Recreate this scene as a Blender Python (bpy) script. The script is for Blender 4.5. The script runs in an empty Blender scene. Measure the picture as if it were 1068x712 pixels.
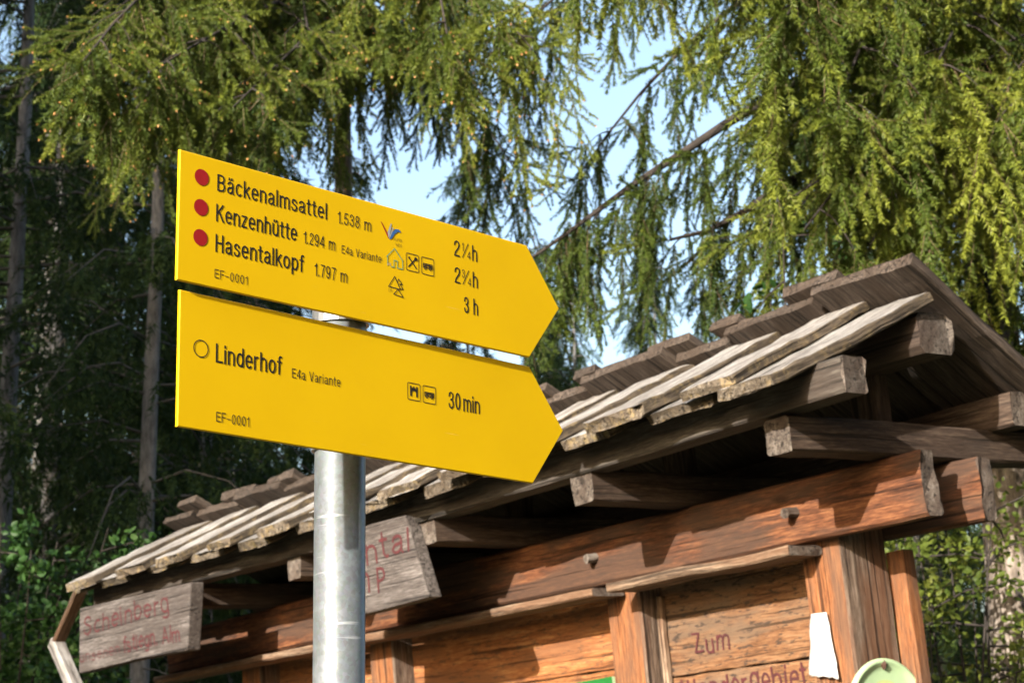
import bpy, math, random
import numpy as np
from mathutils import Matrix, Vector
R = math.radians
scene = bpy.context.scene
COL = scene.collection

# ------------------------------------------------------------------ camera
cam_d = bpy.data.cameras.new('camera')
cam_d.sensor_fit = 'HORIZONTAL'; cam_d.sensor_width = 36.0
cam_d.lens = 1950.0 / 1068.0 * 36.0
cam_d.clip_start = 0.05; cam_d.clip_end = 2000
cam_d.dof.use_dof = True; cam_d.dof.focus_distance = 2.1; cam_d.dof.aperture_fstop = 19.0
cam = bpy.data.objects.new('camera', cam_d); COL.objects.link(cam)
cx = Vector((0.99985, 0.0042, -0.0169)).normalized()
cf = Vector((0, 0.9706, 0.2409)).normalized()
cu = cx.cross(cf).normalized(); cf = cu.cross(cx)
cam.matrix_world = Matrix(((cx.x, cu.x, -cf.x, 0), (cx.y, cu.y, -cf.y, 0), (cx.z, cu.z, -cf.z, 1.6), (0, 0, 0, 1)))
scene.camera = cam

# ------------------------------------------------------------------ light
SUN_AZ, SUN_EL = 33.0, 19.0          # behind the camera to the left, low
sdir = Vector((-math.sin(R(SUN_AZ)) * math.cos(R(SUN_EL)), -math.cos(R(SUN_AZ)) * math.cos(R(SUN_EL)), math.sin(R(SUN_EL))))
world = bpy.data.worlds.new('World'); scene.world = world; world.use_nodes = True
wn = world.node_tree
sky = wn.nodes.new('ShaderNodeTexSky'); sky.sky_type = 'NISHITA'; sky.sun_disc = False
sky.sun_elevation = R(SUN_EL)
sky.sun_rotation = math.atan2(sdir.x, sdir.y)
sky.air_density = 1.1; sky.dust_density = 4.0; sky.ozone_density = 1.0
bg = wn.nodes['Background']; bg.inputs['Strength'].default_value = 0.15
wn.links.new(sky.outputs[0], bg.inputs['Color'])
sd = bpy.data.lights.new('sun', 'SUN'); sd.energy = 5.0; sd.angle = R(0.5); sd.color = (1.0, 0.93, 0.82)
so = bpy.data.objects.new('sun', sd); COL.objects.link(so)
so.rotation_euler = sdir.to_track_quat('Z', 'Y').to_euler()
scene.view_settings.view_transform = 'Standard'; scene.view_settings.look = 'None'
scene.view_settings.exposure = 1.45; scene.view_settings.gamma = 1.0
scene.view_settings.use_curve_mapping = False
scene.cycles.max_bounces = 6; scene.cycles.transparent_max_bounces = 4

# ------------------------------------------------------------------ tagging
def tag(o, label=None, cat=None, group=None, kind=None):
    if label: o['label'] = label
    if cat: o['category'] = cat
    if group: o['group'] = group
    if kind: o['kind'] = kind
    return o
def empty(name, loc=(0, 0, 0), label=None, cat=None, group=None):
    o = bpy.data.objects.new(name, None); COL.objects.link(o); o.location = loc
    o.empty_display_size = 0.1
    return tag(o, label, cat, group)

# ------------------------------------------------------------------ materials
def mat(name):
    m = bpy.data.materials.new(name); m.use_nodes = True
    nt = m.node_tree; b = nt.nodes['Principled BSDF']
    return m, nt, b
def N(nt, t, **kw):
    n = nt.nodes.new(t)
    for k, v in kw.items():
        if k in n.inputs: n.inputs[k].default_value = v
        else: setattr(n, k, v)
    return n
def ramp(nt, src, stops):
    r = nt.nodes.new('ShaderNodeValToRGB'); el = r.color_ramp.elements
    while len(el) < len(stops): el.new(0.5)
    for e, (p, c) in zip(el, stops): e.position = p; e.color = (*c, 1)
    nt.links.new(src, r.inputs[0]); return r
def mixc(nt, fac, a, b, mode='MIX'):
    m = nt.nodes.new('ShaderNodeMix'); m.data_type = 'RGBA'; m.blend_type = mode
    if isinstance(fac, (int, float)): m.inputs[0].default_value = fac
    else: nt.links.new(fac, m.inputs[0])
    for i, x in ((6, a), (7, b)):
        if isinstance(x, tuple): m.inputs[i].default_value = (*x, 1)
        else: nt.links.new(x, m.inputs[i])
    return m.outputs[2]
def math_(nt, op, a, b):
    m = nt.nodes.new('ShaderNodeMath'); m.operation = op
    for i, x in enumerate((a, b)):
        if isinstance(x, (int, float)): m.inputs[i].default_value = x
        else: nt.links.new(x, m.inputs[i])
    return m.outputs[0]

def wood(name, dark, mid, light, patch, patch_amt=0.5, bump=0.5, grain=1.0, moss=0.0, flecks=0.0):
    """weathered timber: 'gr' = metres along / across / through the piece, 'tint' = one random number per piece"""
    m, nt, b = mat(name)
    at = N(nt, 'ShaderNodeAttribute', attribute_name='gr'); ti = N(nt, 'ShaderNodeAttribute', attribute_name='tint')
    mp = N(nt, 'ShaderNodeMapping'); mp.inputs['Scale'].default_value = (5.5 * grain, 90 * grain, 90 * grain)
    nt.links.new(at.outputs['Vector'], mp.inputs[0])
    wp = N(nt, 'ShaderNodeTexNoise', Scale=4.0, Detail=2.0)
    nt.links.new(at.outputs['Vector'], wp.inputs['Vector'])
    add = N(nt, 'ShaderNodeVectorMath', operation='MULTIPLY_ADD'); add.inputs[1].default_value = (0.4, 1.1, 1.1)
    nt.links.new(wp.outputs['Color'], add.inputs[0]); nt.links.new(mp.outputs[0], add.inputs[2])
    n1 = N(nt, 'ShaderNodeTexNoise', Scale=1.0, Detail=8.0, Roughness=0.72); nt.links.new(add.outputs[0], n1.inputs['Vector'])
    mpf = N(nt, 'ShaderNodeMapping'); mpf.inputs['Scale'].default_value = (26, 270, 270); nt.links.new(at.outputs['Vector'], mpf.inputs[0])
    nf = N(nt, 'ShaderNodeTexNoise', Scale=1.0, Detail=3.0, Roughness=0.7); nt.links.new(mpf.outputs[0], nf.inputs['Vector'])
    gsum = math_(nt, 'ADD', math_(nt, 'MULTIPLY', n1.outputs['Fac'], 0.62), math_(nt, 'MULTIPLY', nf.outputs['Fac'], 0.38))
    c1 = ramp(nt, gsum, ((0.38, dark), (0.50, mid), (0.61, light)))
    mp2 = N(nt, 'ShaderNodeMapping'); mp2.inputs['Scale'].default_value = (2.2, 10, 10); nt.links.new(at.outputs['Vector'], mp2.inputs[0])
    n2 = N(nt, 'ShaderNodeTexNoise', Scale=1.0, Detail=5.0, Roughness=0.62); nt.links.new(mp2.outputs[0], n2.inputs['Vector'])
    f2 = ramp(nt, n2.outputs['Fac'], ((0.44, (0, 0, 0)), (0.58, (1, 1, 1))))
    fac = math_(nt, 'MULTIPLY', f2.outputs[0], patch_amt)
    c2 = mixc(nt, fac, c1.outputs[0], tuple(patch))
    # dark long cracks
    mp3 = N(nt, 'ShaderNodeMapping'); mp3.inputs['Scale'].default_value = (1.6, 90, 90); nt.links.new(at.outputs['Vector'], mp3.inputs[0])
    n3 = N(nt, 'ShaderNodeTexNoise', Scale=1.0, Detail=3.0, Roughness=0.5); nt.links.new(mp3.outputs[0], n3.inputs['Vector'])
    f3 = ramp(nt, n3.outputs['Fac'], ((0.58, (0, 0, 0)), (0.66, (1, 1, 1))))
    c3 = mixc(nt, math_(nt, 'MULTIPLY', f3.outputs[0], 0.75), c2, tuple(x * 0.25 for x in dark))
    # sparse knots
    mpk = N(nt, 'ShaderNodeMapping'); mpk.inputs['Scale'].default_value = (3.5, 8, 8); nt.links.new(at.outputs['Vector'], mpk.inputs[0])
    vk = N(nt, 'ShaderNodeTexVoronoi', Scale=1.0); nt.links.new(mpk.outputs[0], vk.inputs['Vector'])
    fk = ramp(nt, vk.outputs['Distance'], ((0.05, (1, 1, 1)), (0.13, (0, 0, 0))))
    col = mixc(nt, math_(nt, 'MULTIPLY', fk.outputs[0], 0.7), c3, tuple(x * 0.5 for x in dark))
    if flecks:
        n4 = N(nt, 'ShaderNodeTexNoise', Scale=1.0, Detail=4.0, Roughness=0.7)
        mp4 = N(nt, 'ShaderNodeMapping'); mp4.inputs['Scale'].default_value = (22, 75, 75); nt.links.new(at.outputs['Vector'], mp4.inputs[0]); nt.links.new(mp4.outputs[0], n4.inputs['Vector'])
        f4 = ramp(nt, n4.outputs['Fac'], ((0.54, (0, 0, 0)), (0.62, (1, 1, 1))))
        col = mixc(nt, math_(nt, 'MULTIPLY', f4.outputs[0], flecks), col, (0.035, 0.025, 0.02))
    if moss:
        n5 = N(nt, 'ShaderNodeTexNoise', Scale=38.0, Detail=6.0, Roughness=0.75); nt.links.new(at.outputs['Vector'], n5.inputs['Vector'])
        f5 = ramp(nt, n5.outputs['Fac'], ((0.50, (0, 0, 0)), (0.60, (1, 1, 1))))
        n6 = N(nt, 'ShaderNodeTexNoise', Scale=9.0, Detail=2.0); nt.links.new(at.outputs['Vector'], n6.inputs['Vector'])
        lc = ramp(nt, n6.outputs['Fac'], ((0.40, (0.05, 0.035, 0.02)), (0.52, (0.30, 0.22, 0.11)), (0.66, (0.17, 0.13, 0.045))))
        col = mixc(nt, math_(nt, 'MULTIPLY', f5.outputs[0], moss), col, lc.outputs[0])
    hv = N(nt, 'ShaderNodeHueSaturation'); nt.links.new(col, hv.inputs['Color'])
    mr = N(nt, 'ShaderNodeMapRange'); mr.inputs['To Min'].default_value = 0.68; mr.inputs['To Max'].default_value = 1.32
    nt.links.new(ti.outputs['Fac'], mr.inputs['Value']); nt.links.new(mr.outputs[0], hv.inputs['Value'])
    nt.links.new(hv.outputs[0], b.inputs['Base Color'])
    b.inputs['Roughness'].default_value = 0.8; b.inputs['Specular IOR Level'].default_value = 0.25
    h = math_(nt, 'SUBTRACT', n1.outputs['Fac'], math_(nt, 'MULTIPLY', f3.outputs[0], 0.8))
    bp = N(nt, 'ShaderNodeBump', Strength=bump, Distance=0.006); nt.links.new(h, bp.inputs['Height']); nt.links.new(bp.outputs[0], b.inputs['Normal'])
    return m

M = {}
M['lintel'] = wood('stained_timber', (0.026, 0.011, 0.007), (0.098, 0.036, 0.016), (0.20, 0.084, 0.036), (0.042, 0.028, 0.021), 0.75)
M['post'] = wood('orange_timber', (0.075, 0.028, 0.013), (0.19, 0.072, 0.027), (0.27, 0.125, 0.055), (0.085, 0.052, 0.036), 0.7)
M['post_grey'] = wood('weathered_post_side', (0.038, 0.024, 0.018), (0.10, 0.070, 0.052), (0.19, 0.145, 0.115), (0.105, 0.045, 0.022), 0.65)
M['panel'] = wood('board_timber', (0.060, 0.028, 0.014), (0.165, 0.078, 0.036), (0.235, 0.135, 0.072), (0.115, 0.080, 0.055), 0.8, flecks=0.9)
M['panel2'] = wood('warm_board_timber', (0.095, 0.034, 0.013), (0.225, 0.086, 0.030), (0.29, 0.145, 0.062), (0.135, 0.058, 0.026), 0.8, flecks=0.5)
M['grey'] = wood('grey_timber', (0.022, 0.019, 0.017), (0.056, 0.048, 0.042), (0.105, 0.092, 0.080), (0.036, 0.025, 0.019), 0.6)
M['beam'] = wood('brown_grey_timber', (0.018, 0.012, 0.009), (0.052, 0.034, 0.025), (0.105, 0.075, 0.056), (0.036, 0.027, 0.023), 0.6)
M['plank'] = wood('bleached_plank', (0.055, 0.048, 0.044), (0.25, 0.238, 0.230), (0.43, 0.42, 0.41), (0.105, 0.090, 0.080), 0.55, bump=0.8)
M['plank_shaded'] = wood('shaded_plank', (0.018, 0.014, 0.011), (0.050, 0.038, 0.031), (0.095, 0.076, 0.063), (0.038, 0.026, 0.019), 0.6, bump=0.8)  # rear slope planks, darkened so the underside shade sits in the colour
M['plank_side'] = wood('mossy_plank_edge', (0.020, 0.016, 0.012), (0.066, 0.051, 0.038), (0.13, 0.105, 0.078), (0.04, 0.032, 0.023), 0.6, bump=0.9, moss=0.3)
M['plank_end'] = wood('lichen_end', (0.030, 0.022, 0.016), (0.105, 0.085, 0.064), (0.21, 0.18, 0.145), (0.055, 0.040, 0.028), 0.6, bump=0.9, moss=0.6)
M['board'] = wood('silver_board', (0.028, 0.024, 0.023), (0.080, 0.069, 0.065), (0.165, 0.15, 0.145), (0.046, 0.037, 0.034), 0.65, bump=0.7)
M['endgrain'] = wood('end_grain', (0.024, 0.018, 0.015), (0.080, 0.065, 0.055), (0.17, 0.148, 0.13), (0.052, 0.035, 0.027), 0.6, grain=0.4)
M['ledge'] = wood('ledge_timber', (0.045, 0.028, 0.019), (0.135, 0.090, 0.062), (0.24, 0.18, 0.13), (0.115, 0.055, 0.028), 0.55)

def simple(name, col, rough=0.5, metal=0.0, noise=0.0, nscale=30.0, spec=0.5):
    m, nt, b = mat(name)
    b.inputs['Roughness'].default_value = rough; b.inputs['Metallic'].default_value = metal; b.inputs['Specular IOR Level'].default_value = spec
    if noise:
        tc = N(nt, 'ShaderNodeTexCoord'); n = N(nt, 'ShaderNodeTexNoise', Scale=nscale, Detail=6.0, Roughness=0.65); nt.links.new(tc.outputs['Object'], n.inputs['Vector'])
        r = ramp(nt, n.outputs['Fac'], ((0.3, tuple(c * (1 - noise) for c in col)), (0.7, tuple(min(1, c * (1 + noise)) for c in col))))
        nt.links.new(r.outputs[0], b.inputs['Base Color'])
        bp = N(nt, 'ShaderNodeBump', Strength=0.15, Distance=0.002); nt.links.new(n.outputs['Fac'], bp.inputs['Height']); nt.links.new(bp.outputs[0], b.inputs['Normal'])
    else:
        b.inputs['Base Color'].default_value = (*col, 1)
    return m
M['black'] = simple('black_print', (0.012, 0.010, 0.009), 0.5)
M['red'] = simple('red_print', (0.25, 0.008, 0.009), 0.4)
M['blue'] = simple('blue_print', (0.03, 0.10, 0.28), 0.4)
M['teal'] = simple('green_print', (0.10, 0.26, 0.16), 0.4)
M['silver'] = simple('grey_print', (0.28, 0.30, 0.32), 0.4)
M['carve'] = simple('dark_red_carving', (0.048, 0.006, 0.008), 0.75, noise=0.4, nscale=60)
M['paper'] = simple('white_paper', (0.36, 0.36, 0.365), 0.8, noise=0.10, nscale=20)
M['pale_green'] = simple('pale_green_enamel', (0.36, 0.50, 0.30), 0.35, noise=0.12, nscale=9)
M['yellow_green'] = simple('faded_green_enamel', (0.44, 0.51, 0.22), 0.35, noise=0.12, nscale=14)
M['green'] = simple('green_enamel', (0.012, 0.10, 0.022), 0.4, noise=0.1)
M['rust'] = simple('rusty_iron', (0.07, 0.035, 0.025), 0.7, noise=0.4, nscale=80)
M['steel'] = simple('steel_clamp', (0.35, 0.36, 0.37), 0.4, metal=0.8)

def sign_yellow():
    m, nt, b = mat('yellow_enamel')
    tc = N(nt, 'ShaderNodeTexCoord')
    n = N(nt, 'ShaderNodeTexNoise', Scale=5.0, Detail=4.0); nt.links.new(tc.outputs['Object'], n.inputs['Vector'])
    c = ramp(nt, n.outputs['Fac'], ((0.3, (0.53, 0.335, 0.0012)), (0.7, (0.58, 0.375, 0.0016))))
    # sparse fine scratches and specks of dirt
    mp = N(nt, 'ShaderNodeMapping'); mp.inputs['Rotation'].default_value = (0, R(68), 0); mp.inputs['Scale'].default_value = (14, 14, 500); nt.links.new(tc.outputs['Object'], mp.inputs[0])
    n2 = N(nt, 'ShaderNodeTexNoise', Scale=1.0, Detail=2.0); nt.links.new(mp.outputs[0], n2.inputs['Vector'])
    f2 = ramp(nt, n2.outputs['Fac'], ((0.73, (0, 0, 0)), (0.79, (1, 1, 1))))
    c2 = mixc(nt, math_(nt, 'MULTIPLY', f2.outputs[0], 0.5), c.outputs[0], (0.62, 0.48, 0.18))
    n3 = N(nt, 'ShaderNodeTexNoise', Scale=120.0, Detail=2.0); nt.links.new(tc.outputs['Object'], n3.inputs['Vector'])
    f3 = ramp(nt, n3.outputs['Fac'], ((0.74, (0, 0, 0)), (0.80, (1, 1, 1))))
    c3 = mixc(nt, math_(nt, 'MULTIPLY', f3.outputs[0], 0.3), c2, (0.45, 0.30, 0.03))
    nt.links.new(c3, b.inputs['Base Color'])
    b.inputs['Roughness'].default_value = 0.5; b.inputs['Specular IOR Level'].default_value = 0.18
    bp = N(nt, 'ShaderNodeBump', Strength=0.05, Distance=0.001); nt.links.new(n3.outputs['Fac'], bp.inputs['Height']); nt.links.new(bp.outputs[0], b.inputs['Normal'])
    return m
M['yellow'] = sign_yellow()
def galvanized():
    m, nt, b = mat('galvanized_steel')
    tc = N(nt, 'ShaderNodeTexCoord')
    v = N(nt, 'ShaderNodeTexVoronoi', Scale=220.0); nt.links.new(tc.outputs['Object'], v.inputs['Vector'])
    n = N(nt, 'ShaderNodeTexNoise', Scale=60.0, Detail=6.0, Roughness=0.7); nt.links.new(tc.outputs['Object'], n.inputs['Vector'])
    c = ramp(nt, n.outputs['Fac'], ((0.35, (0.13, 0.175, 0.205)), (0.65, (0.185, 0.235, 0.27))))
    c2 = mixc(nt, 0.13, c.outputs[0], v.outputs['Color'], 'OVERLAY')
    hs = N(nt, 'ShaderNodeHueSaturation', Saturation=0.45); nt.links.new(c2, hs.inputs['Color'])
    mp = N(nt, 'ShaderNodeMapping'); mp.inputs['Rotation'].default_value = (0.5, 0.3, 0.2); mp.inputs['Scale'].default_value = (10, 10, 150); nt.links.new(tc.outputs['Object'], mp.inputs[0])
    n2 = N(nt, 'ShaderNodeTexNoise', Scale=1.0, Detail=2.0); nt.links.new(mp.outputs[0], n2.inputs['Vector'])
    f2 = ramp(nt, n2.outputs['Fac'], ((0.68, (0, 0, 0)), (0.74, (1, 1, 1))))
    c3 = mixc(nt, math_(nt, 'MULTIPLY', f2.outputs[0], 0.4), hs.outputs[0], (0.75, 0.78, 0.80))
    nt.links.new(c3, b.inputs['Base Color'])
    b.inputs['Metallic'].default_value = 0.6
    rr = ramp(nt, n.outputs['Fac'], ((0.3, (0.34,) * 3), (0.7, (0.42,) * 3))); nt.links.new(rr.outputs[0], b.inputs['Roughness'])
    bp = N(nt, 'ShaderNodeBump', Strength=0.05, Distance=0.001); nt.links.new(n.outputs['Fac'], bp.inputs['Height']); nt.links.new(bp.outputs[0], b.inputs['Normal'])
    return m
M['galv'] = galvanized()

def foliage(name, a, b_, c, transl=0.35, tr_col=None, spec=0.3):
    m, nt, b = mat(name)
    ti = N(nt, 'ShaderNodeAttribute', attribute_name='tint')
    r = ramp(nt, ti.outputs['Fac'], ((0.0, a), (0.55, b_), (1.0, c)))
    nt.links.new(r.outputs[0], b.inputs['Base Color']); b.inputs['Roughness'].default_value = 0.55; b.inputs['Specular IOR Level'].default_value = spec
    tr = N(nt, 'ShaderNodeBsdfTranslucent')
    tc = mixc(nt, 0.5, r.outputs[0], tr_col or tuple(c), 'MIX'); nt.links.new(tc, tr.inputs['Color'])
    mx = N(nt, 'ShaderNodeMixShader'); mx.inputs[0].default_value = transl
    nt.links.new(b.outputs[0], mx.inputs[1]); nt.links.new(tr.outputs[0], mx.inputs[2])
    nt.links.new(mx.outputs[0], nt.nodes['Material Output'].inputs['Surface'])
    return m
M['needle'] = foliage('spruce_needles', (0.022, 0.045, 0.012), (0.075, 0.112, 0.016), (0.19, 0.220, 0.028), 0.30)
M['needle_shaded'] = foliage('shaded_needles', (0.016, 0.030, 0.012), (0.028, 0.050, 0.016), (0.050, 0.075, 0.022), 0.15, spec=0.05)  # darker needle copy; the forest's shade is painted into its tones
M['twig'] = simple('spruce_twig', (0.10, 0.062, 0.036), 0.8)
M['limb'] = simple('spruce_limb', (0.024, 0.018, 0.015), 0.9, noise=0.4, nscale=25)
M['bud'] = simple('spruce_bud', (0.42, 0.20, 0.07), 0.7)
M['deadtwig'] = simple('grey_dead_twig', (0.075, 0.066, 0.058), 0.9)
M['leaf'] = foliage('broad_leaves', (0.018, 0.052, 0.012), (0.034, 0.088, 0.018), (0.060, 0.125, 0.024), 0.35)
M['leaf_sun'] = foliage('sunlit_broad_leaves', (0.055, 0.085, 0.014), (0.12, 0.155, 0.022), (0.20, 0.215, 0.04), 0.45)  # lighter, yellower leaf copy with the sunlight painted in
def bark_mat(name, a, b_, c):
    m, nt, b = mat(name)
    tc = N(nt, 'ShaderNodeTexCoord'); mp = N(nt, 'ShaderNodeMapping'); mp.inputs['Scale'].default_value = (28, 28, 7); nt.links.new(tc.outputs['Object'], mp.inputs[0])
    n = N(nt, 'ShaderNodeTexNoise', Scale=1.0, Detail=7.0, Roughness=0.7); nt.links.new(mp.outputs[0], n.inputs['Vector'])
    r = ramp(nt, n.outputs['Fac'], ((0.32, a), (0.5, b_), (0.66, c)))
    nt.links.new(r.outputs[0], b.inputs['Base Color']); b.inputs['Roughness'].default_value = 0.9
    bp = N(nt, 'ShaderNodeBump', Strength=0.8, Distance=0.02); nt.links.new(n.outputs['Fac'], bp.inputs['Height']); nt.links.new(bp.outputs[0], b.inputs['Normal'])
    return m
M['bark'] = bark_mat('spruce_bark', (0.05, 0.036, 0.028), (0.13, 0.098, 0.075), (0.22, 0.18, 0.145))
M['bark_pale'] = bark_mat('pale_bark', (0.055, 0.042, 0.034), (0.18, 0.145, 0.118), (0.32, 0.27, 0.23))
M['bark_grey'] = bark_mat('grey_bark', (0.065, 0.062, 0.060), (0.15, 0.143, 0.14), (0.23, 0.222, 0.218))
def ground_mat():
    m, nt, b = mat('forest_floor')
    tc = N(nt, 'ShaderNodeTexCoord'); n = N(nt, 'ShaderNodeTexNoise', Scale=1.6, Detail=10.0, Roughness=0.7); nt.links.new(tc.outputs['Object'], n.inputs['Vector'])
    r = ramp(nt, n.outputs['Fac'], ((0.35, (0.045, 0.034, 0.022)), (0.52, (0.07, 0.075, 0.03)), (0.66, (0.10, 0.085, 0.06))))
    nt.links.new(r.outputs[0], b.inputs['Base Color']); b.inputs['Roughness'].default_value = 0.95
    bp = N(nt, 'ShaderNodeBump', Strength=0.6, Distance=0.05); nt.links.new(n.outputs['Fac'], bp.inputs['Height']); nt.links.new(bp.outputs[0], b.inputs['Normal'])
    return m
M['ground'] = ground_mat()

# ------------------------------------------------------------------ mesh builder for timber
class MB:
    def __init__(s): s.v = []; s.f = []; s.m = []; s.gr = []; s.t = []; s.n = 0
    def add(s, verts, faces, gr, tint, mats):
        s.v.append(np.asarray(verts, float)); s.gr.append(np.asarray(gr, float)); s.t.append(np.full(len(verts), tint))
        for f, m in zip(faces, mats): s.f.append(tuple(i + s.n for i in f)); s.m.append(m)
        s.n += len(verts)
    def build(s, name, mats, parent=None, label=None, smooth=False):
        me = bpy.data.meshes.new(name)
        V = np.concatenate(s.v); me.from_pydata(V.tolist(), [], s.f)
        for m in mats: me.materials.append(m)
        me.polygons.foreach_set('material_index', s.m)
        a = me.attributes.new('gr', 'FLOAT_VECTOR', 'POINT'); a.data.foreach_set('vector', np.concatenate(s.gr).ravel())
        a = me.attributes.new('tint', 'FLOAT', 'POINT'); a.data.foreach_set('value', np.concatenate(s.t))
        if smooth: me.polygons.foreach_set('use_smooth', [True] * len(me.polygons))
        me.update()
        o = bpy.data.objects.new(name, me); COL.objects.link(o)
        if parent: o.parent = parent
        if label: o['label'] = label
        return o

rng = np.random.default_rng(7)
def timber(mb, a, b, side, wid, hei, seg=10, bow=0.0, rough=0.0012, end=0.002, ch=0.006, tint=None, slot=0, end_slot=None, sag=None, taper=1.0, side_slot=None):
    """a hewn timber from a to b: wid along 'side', hei along the third axis; chamfered, slightly uneven, ragged ends"""
    a = np.asarray(a, float); b = np.asarray(b, float); L = np.linalg.norm(b - a); d = (b - a) / L
    side = np.asarray(side, float); side = side - (side @ d) * d; side /= np.linalg.norm(side); up = np.cross(d, side)
    hw, hh = wid / 2, hei / 2; ch = min(ch, hh * 0.6, hw * 0.6)
    k = max(2, int(wid / 0.035)); k2 = max(1, int(hei / 0.035))
    P = []
    for i in range(k + 1): P.append((-hw + ch + (wid - 2 * ch) * i / k, -hh))
    for i in range(k2 + 1): P.append((hw, -hh + ch + (hei - 2 * ch) * i / k2))
    for i in range(k + 1): P.append((hw - ch - (wid - 2 * ch) * i / k, hh))
    for i in range(k2 + 1): P.append((-hw, hh - ch - (hei - 2 * ch) * i / k2))
    P = np.array(P); n = len(P)
    ts = np.linspace(0, 1, seg + 1)
    fr = rng.uniform(1, 3, 4); ph = rng.uniform(0, 6.28, 4)
    off = rng.uniform(-50, 50, 3)
    endj = [rng.normal(0, end, n), rng.normal(0, end, n)]
    for e in endj:
        e += np.interp(np.arange(n), np.arange(0, n + 4, 4), rng.normal(0, end, len(np.arange(0, n + 4, 4))))
    V = []; G = []
    for i, t in enumerate(ts):
        tp = 1 + (taper - 1) * t
        du = bow * math.sin(fr[0] * t * 3 + ph[0]) + rng.normal(0, rough * .5); dv = bow * math.sin(fr[1] * t * 3 + ph[1]) + rng.normal(0, rough * .5)
        q = P * tp + rng.normal(0, rough, (n, 2)) * 0.6
        pos = a + d * (t * L) + np.outer(q[:, 0] + du, side) + np.outer(q[:, 1] + dv, up)
        if i == 0: pos = pos + np.outer(endj[0], d)
        if i == seg: pos = pos + np.outer(endj[1], d)
        if sag is not None: pos[:, 2] += sag(-pos[:, 0])
        V.append(pos); G.append(np.column_stack((np.full(n, t * L), P[:, 0], P[:, 1])) + off)
    F = []; Ms = []
    for i in range(seg):
        for j in range(n):
            j2 = (j + 1) % n
            F.append((i * n + j, i * n + j2, (i + 1) * n + j2, (i + 1) * n + j)); Ms.append(side_slot if (side_slot is not None and k <= j <= k + k2 + 1) else slot)
    es = slot if end_slot is None else end_slot
    V = np.concatenate(V); G = np.concatenate(G)
    # separate end caps with their own grain coordinates
    nv = len(V)
    capg = np.column_stack((P[:, 0] * 0.3, P[:, 0], P[:, 1])) + off
    V = np.concatenate((V, V[:n], V[nv - n:])); G = np.concatenate((G, capg, capg))
    F.append(tuple(nv + j for j in range(n - 1, -1, -1))); Ms.append(es)
    F.append(tuple(nv + n + j for j in range(n))); Ms.append(es)
    mb.add(V, F, G, rng.uniform(0.25, 0.75) if tint is None else tint, Ms)

def prism(mb, poly, thick, origin, ex, ez, ey, tint=0.5):
    """flat polygon (x,z) given a thickness along ey; grain along ex"""
    poly = np.array(poly, float); n = len(poly); o = np.array(origin, float); ex, ez, ey = map(np.array, (ex, ez, ey))
    A = o + np.outer(poly[:, 0], ex) + np.outer(poly[:, 1], ez); B = A + ey * thick
    g = np.column_stack((poly[:, 0], poly[:, 1], np.zeros(n))) + rng.uniform(-40, 40, 3)
    V = np.concatenate((A, B)); G = np.concatenate((g, g + (0, 0, thick)))
    F = [tuple(range(n)), tuple(range(2 * n - 1, n - 1, -1))] + [((i + 1) % n, i, i + n, (i + 1) % n + n) for i in range(n)]
    mb.add(V, F, G, tint, [0] + [1] * (n + 1))

# ------------------------------------------------------------------ flat print: lettering and pictograms
def E_(cx_, cz_, rx, rz, a0, a1, n=14): return [(cx_ + rx * math.cos(R(a0 + (a1 - a0) * i / n)), cz_ + rz * math.sin(R(a0 + (a1 - a0) * i / n))) for i in range(n + 1)]
def _dot(x, z): return [(x, z - .045), (x, z + .045)]
_bowl = E_(.245, .36, .205, .345, 0, 360, 22)
_nar = [(.05, .40)] + E_(.24, .47, .19, .235, 170, 0, 12) + [(.43, 0)]
_a = [E_(.225, .53, .165, .175, 165, 0, 10) + [(.39, .10), (.45, .0)], [(.39, .42), (.30, .385), (.17, .365), (.08, .30), (.045, .19), (.08, .06), (.18, .015), (.29, .05), (.36, .13), (.39, .24)]]
_s = [[(.37, .53), (.32, .65), (.21, .705), (.10, .665), (.055, .55), (.09, .455), (.21, .385), (.34, .315), (.39, .19), (.34, .055), (.21, .0), (.09, .035), (.035, .17)]]
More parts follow.
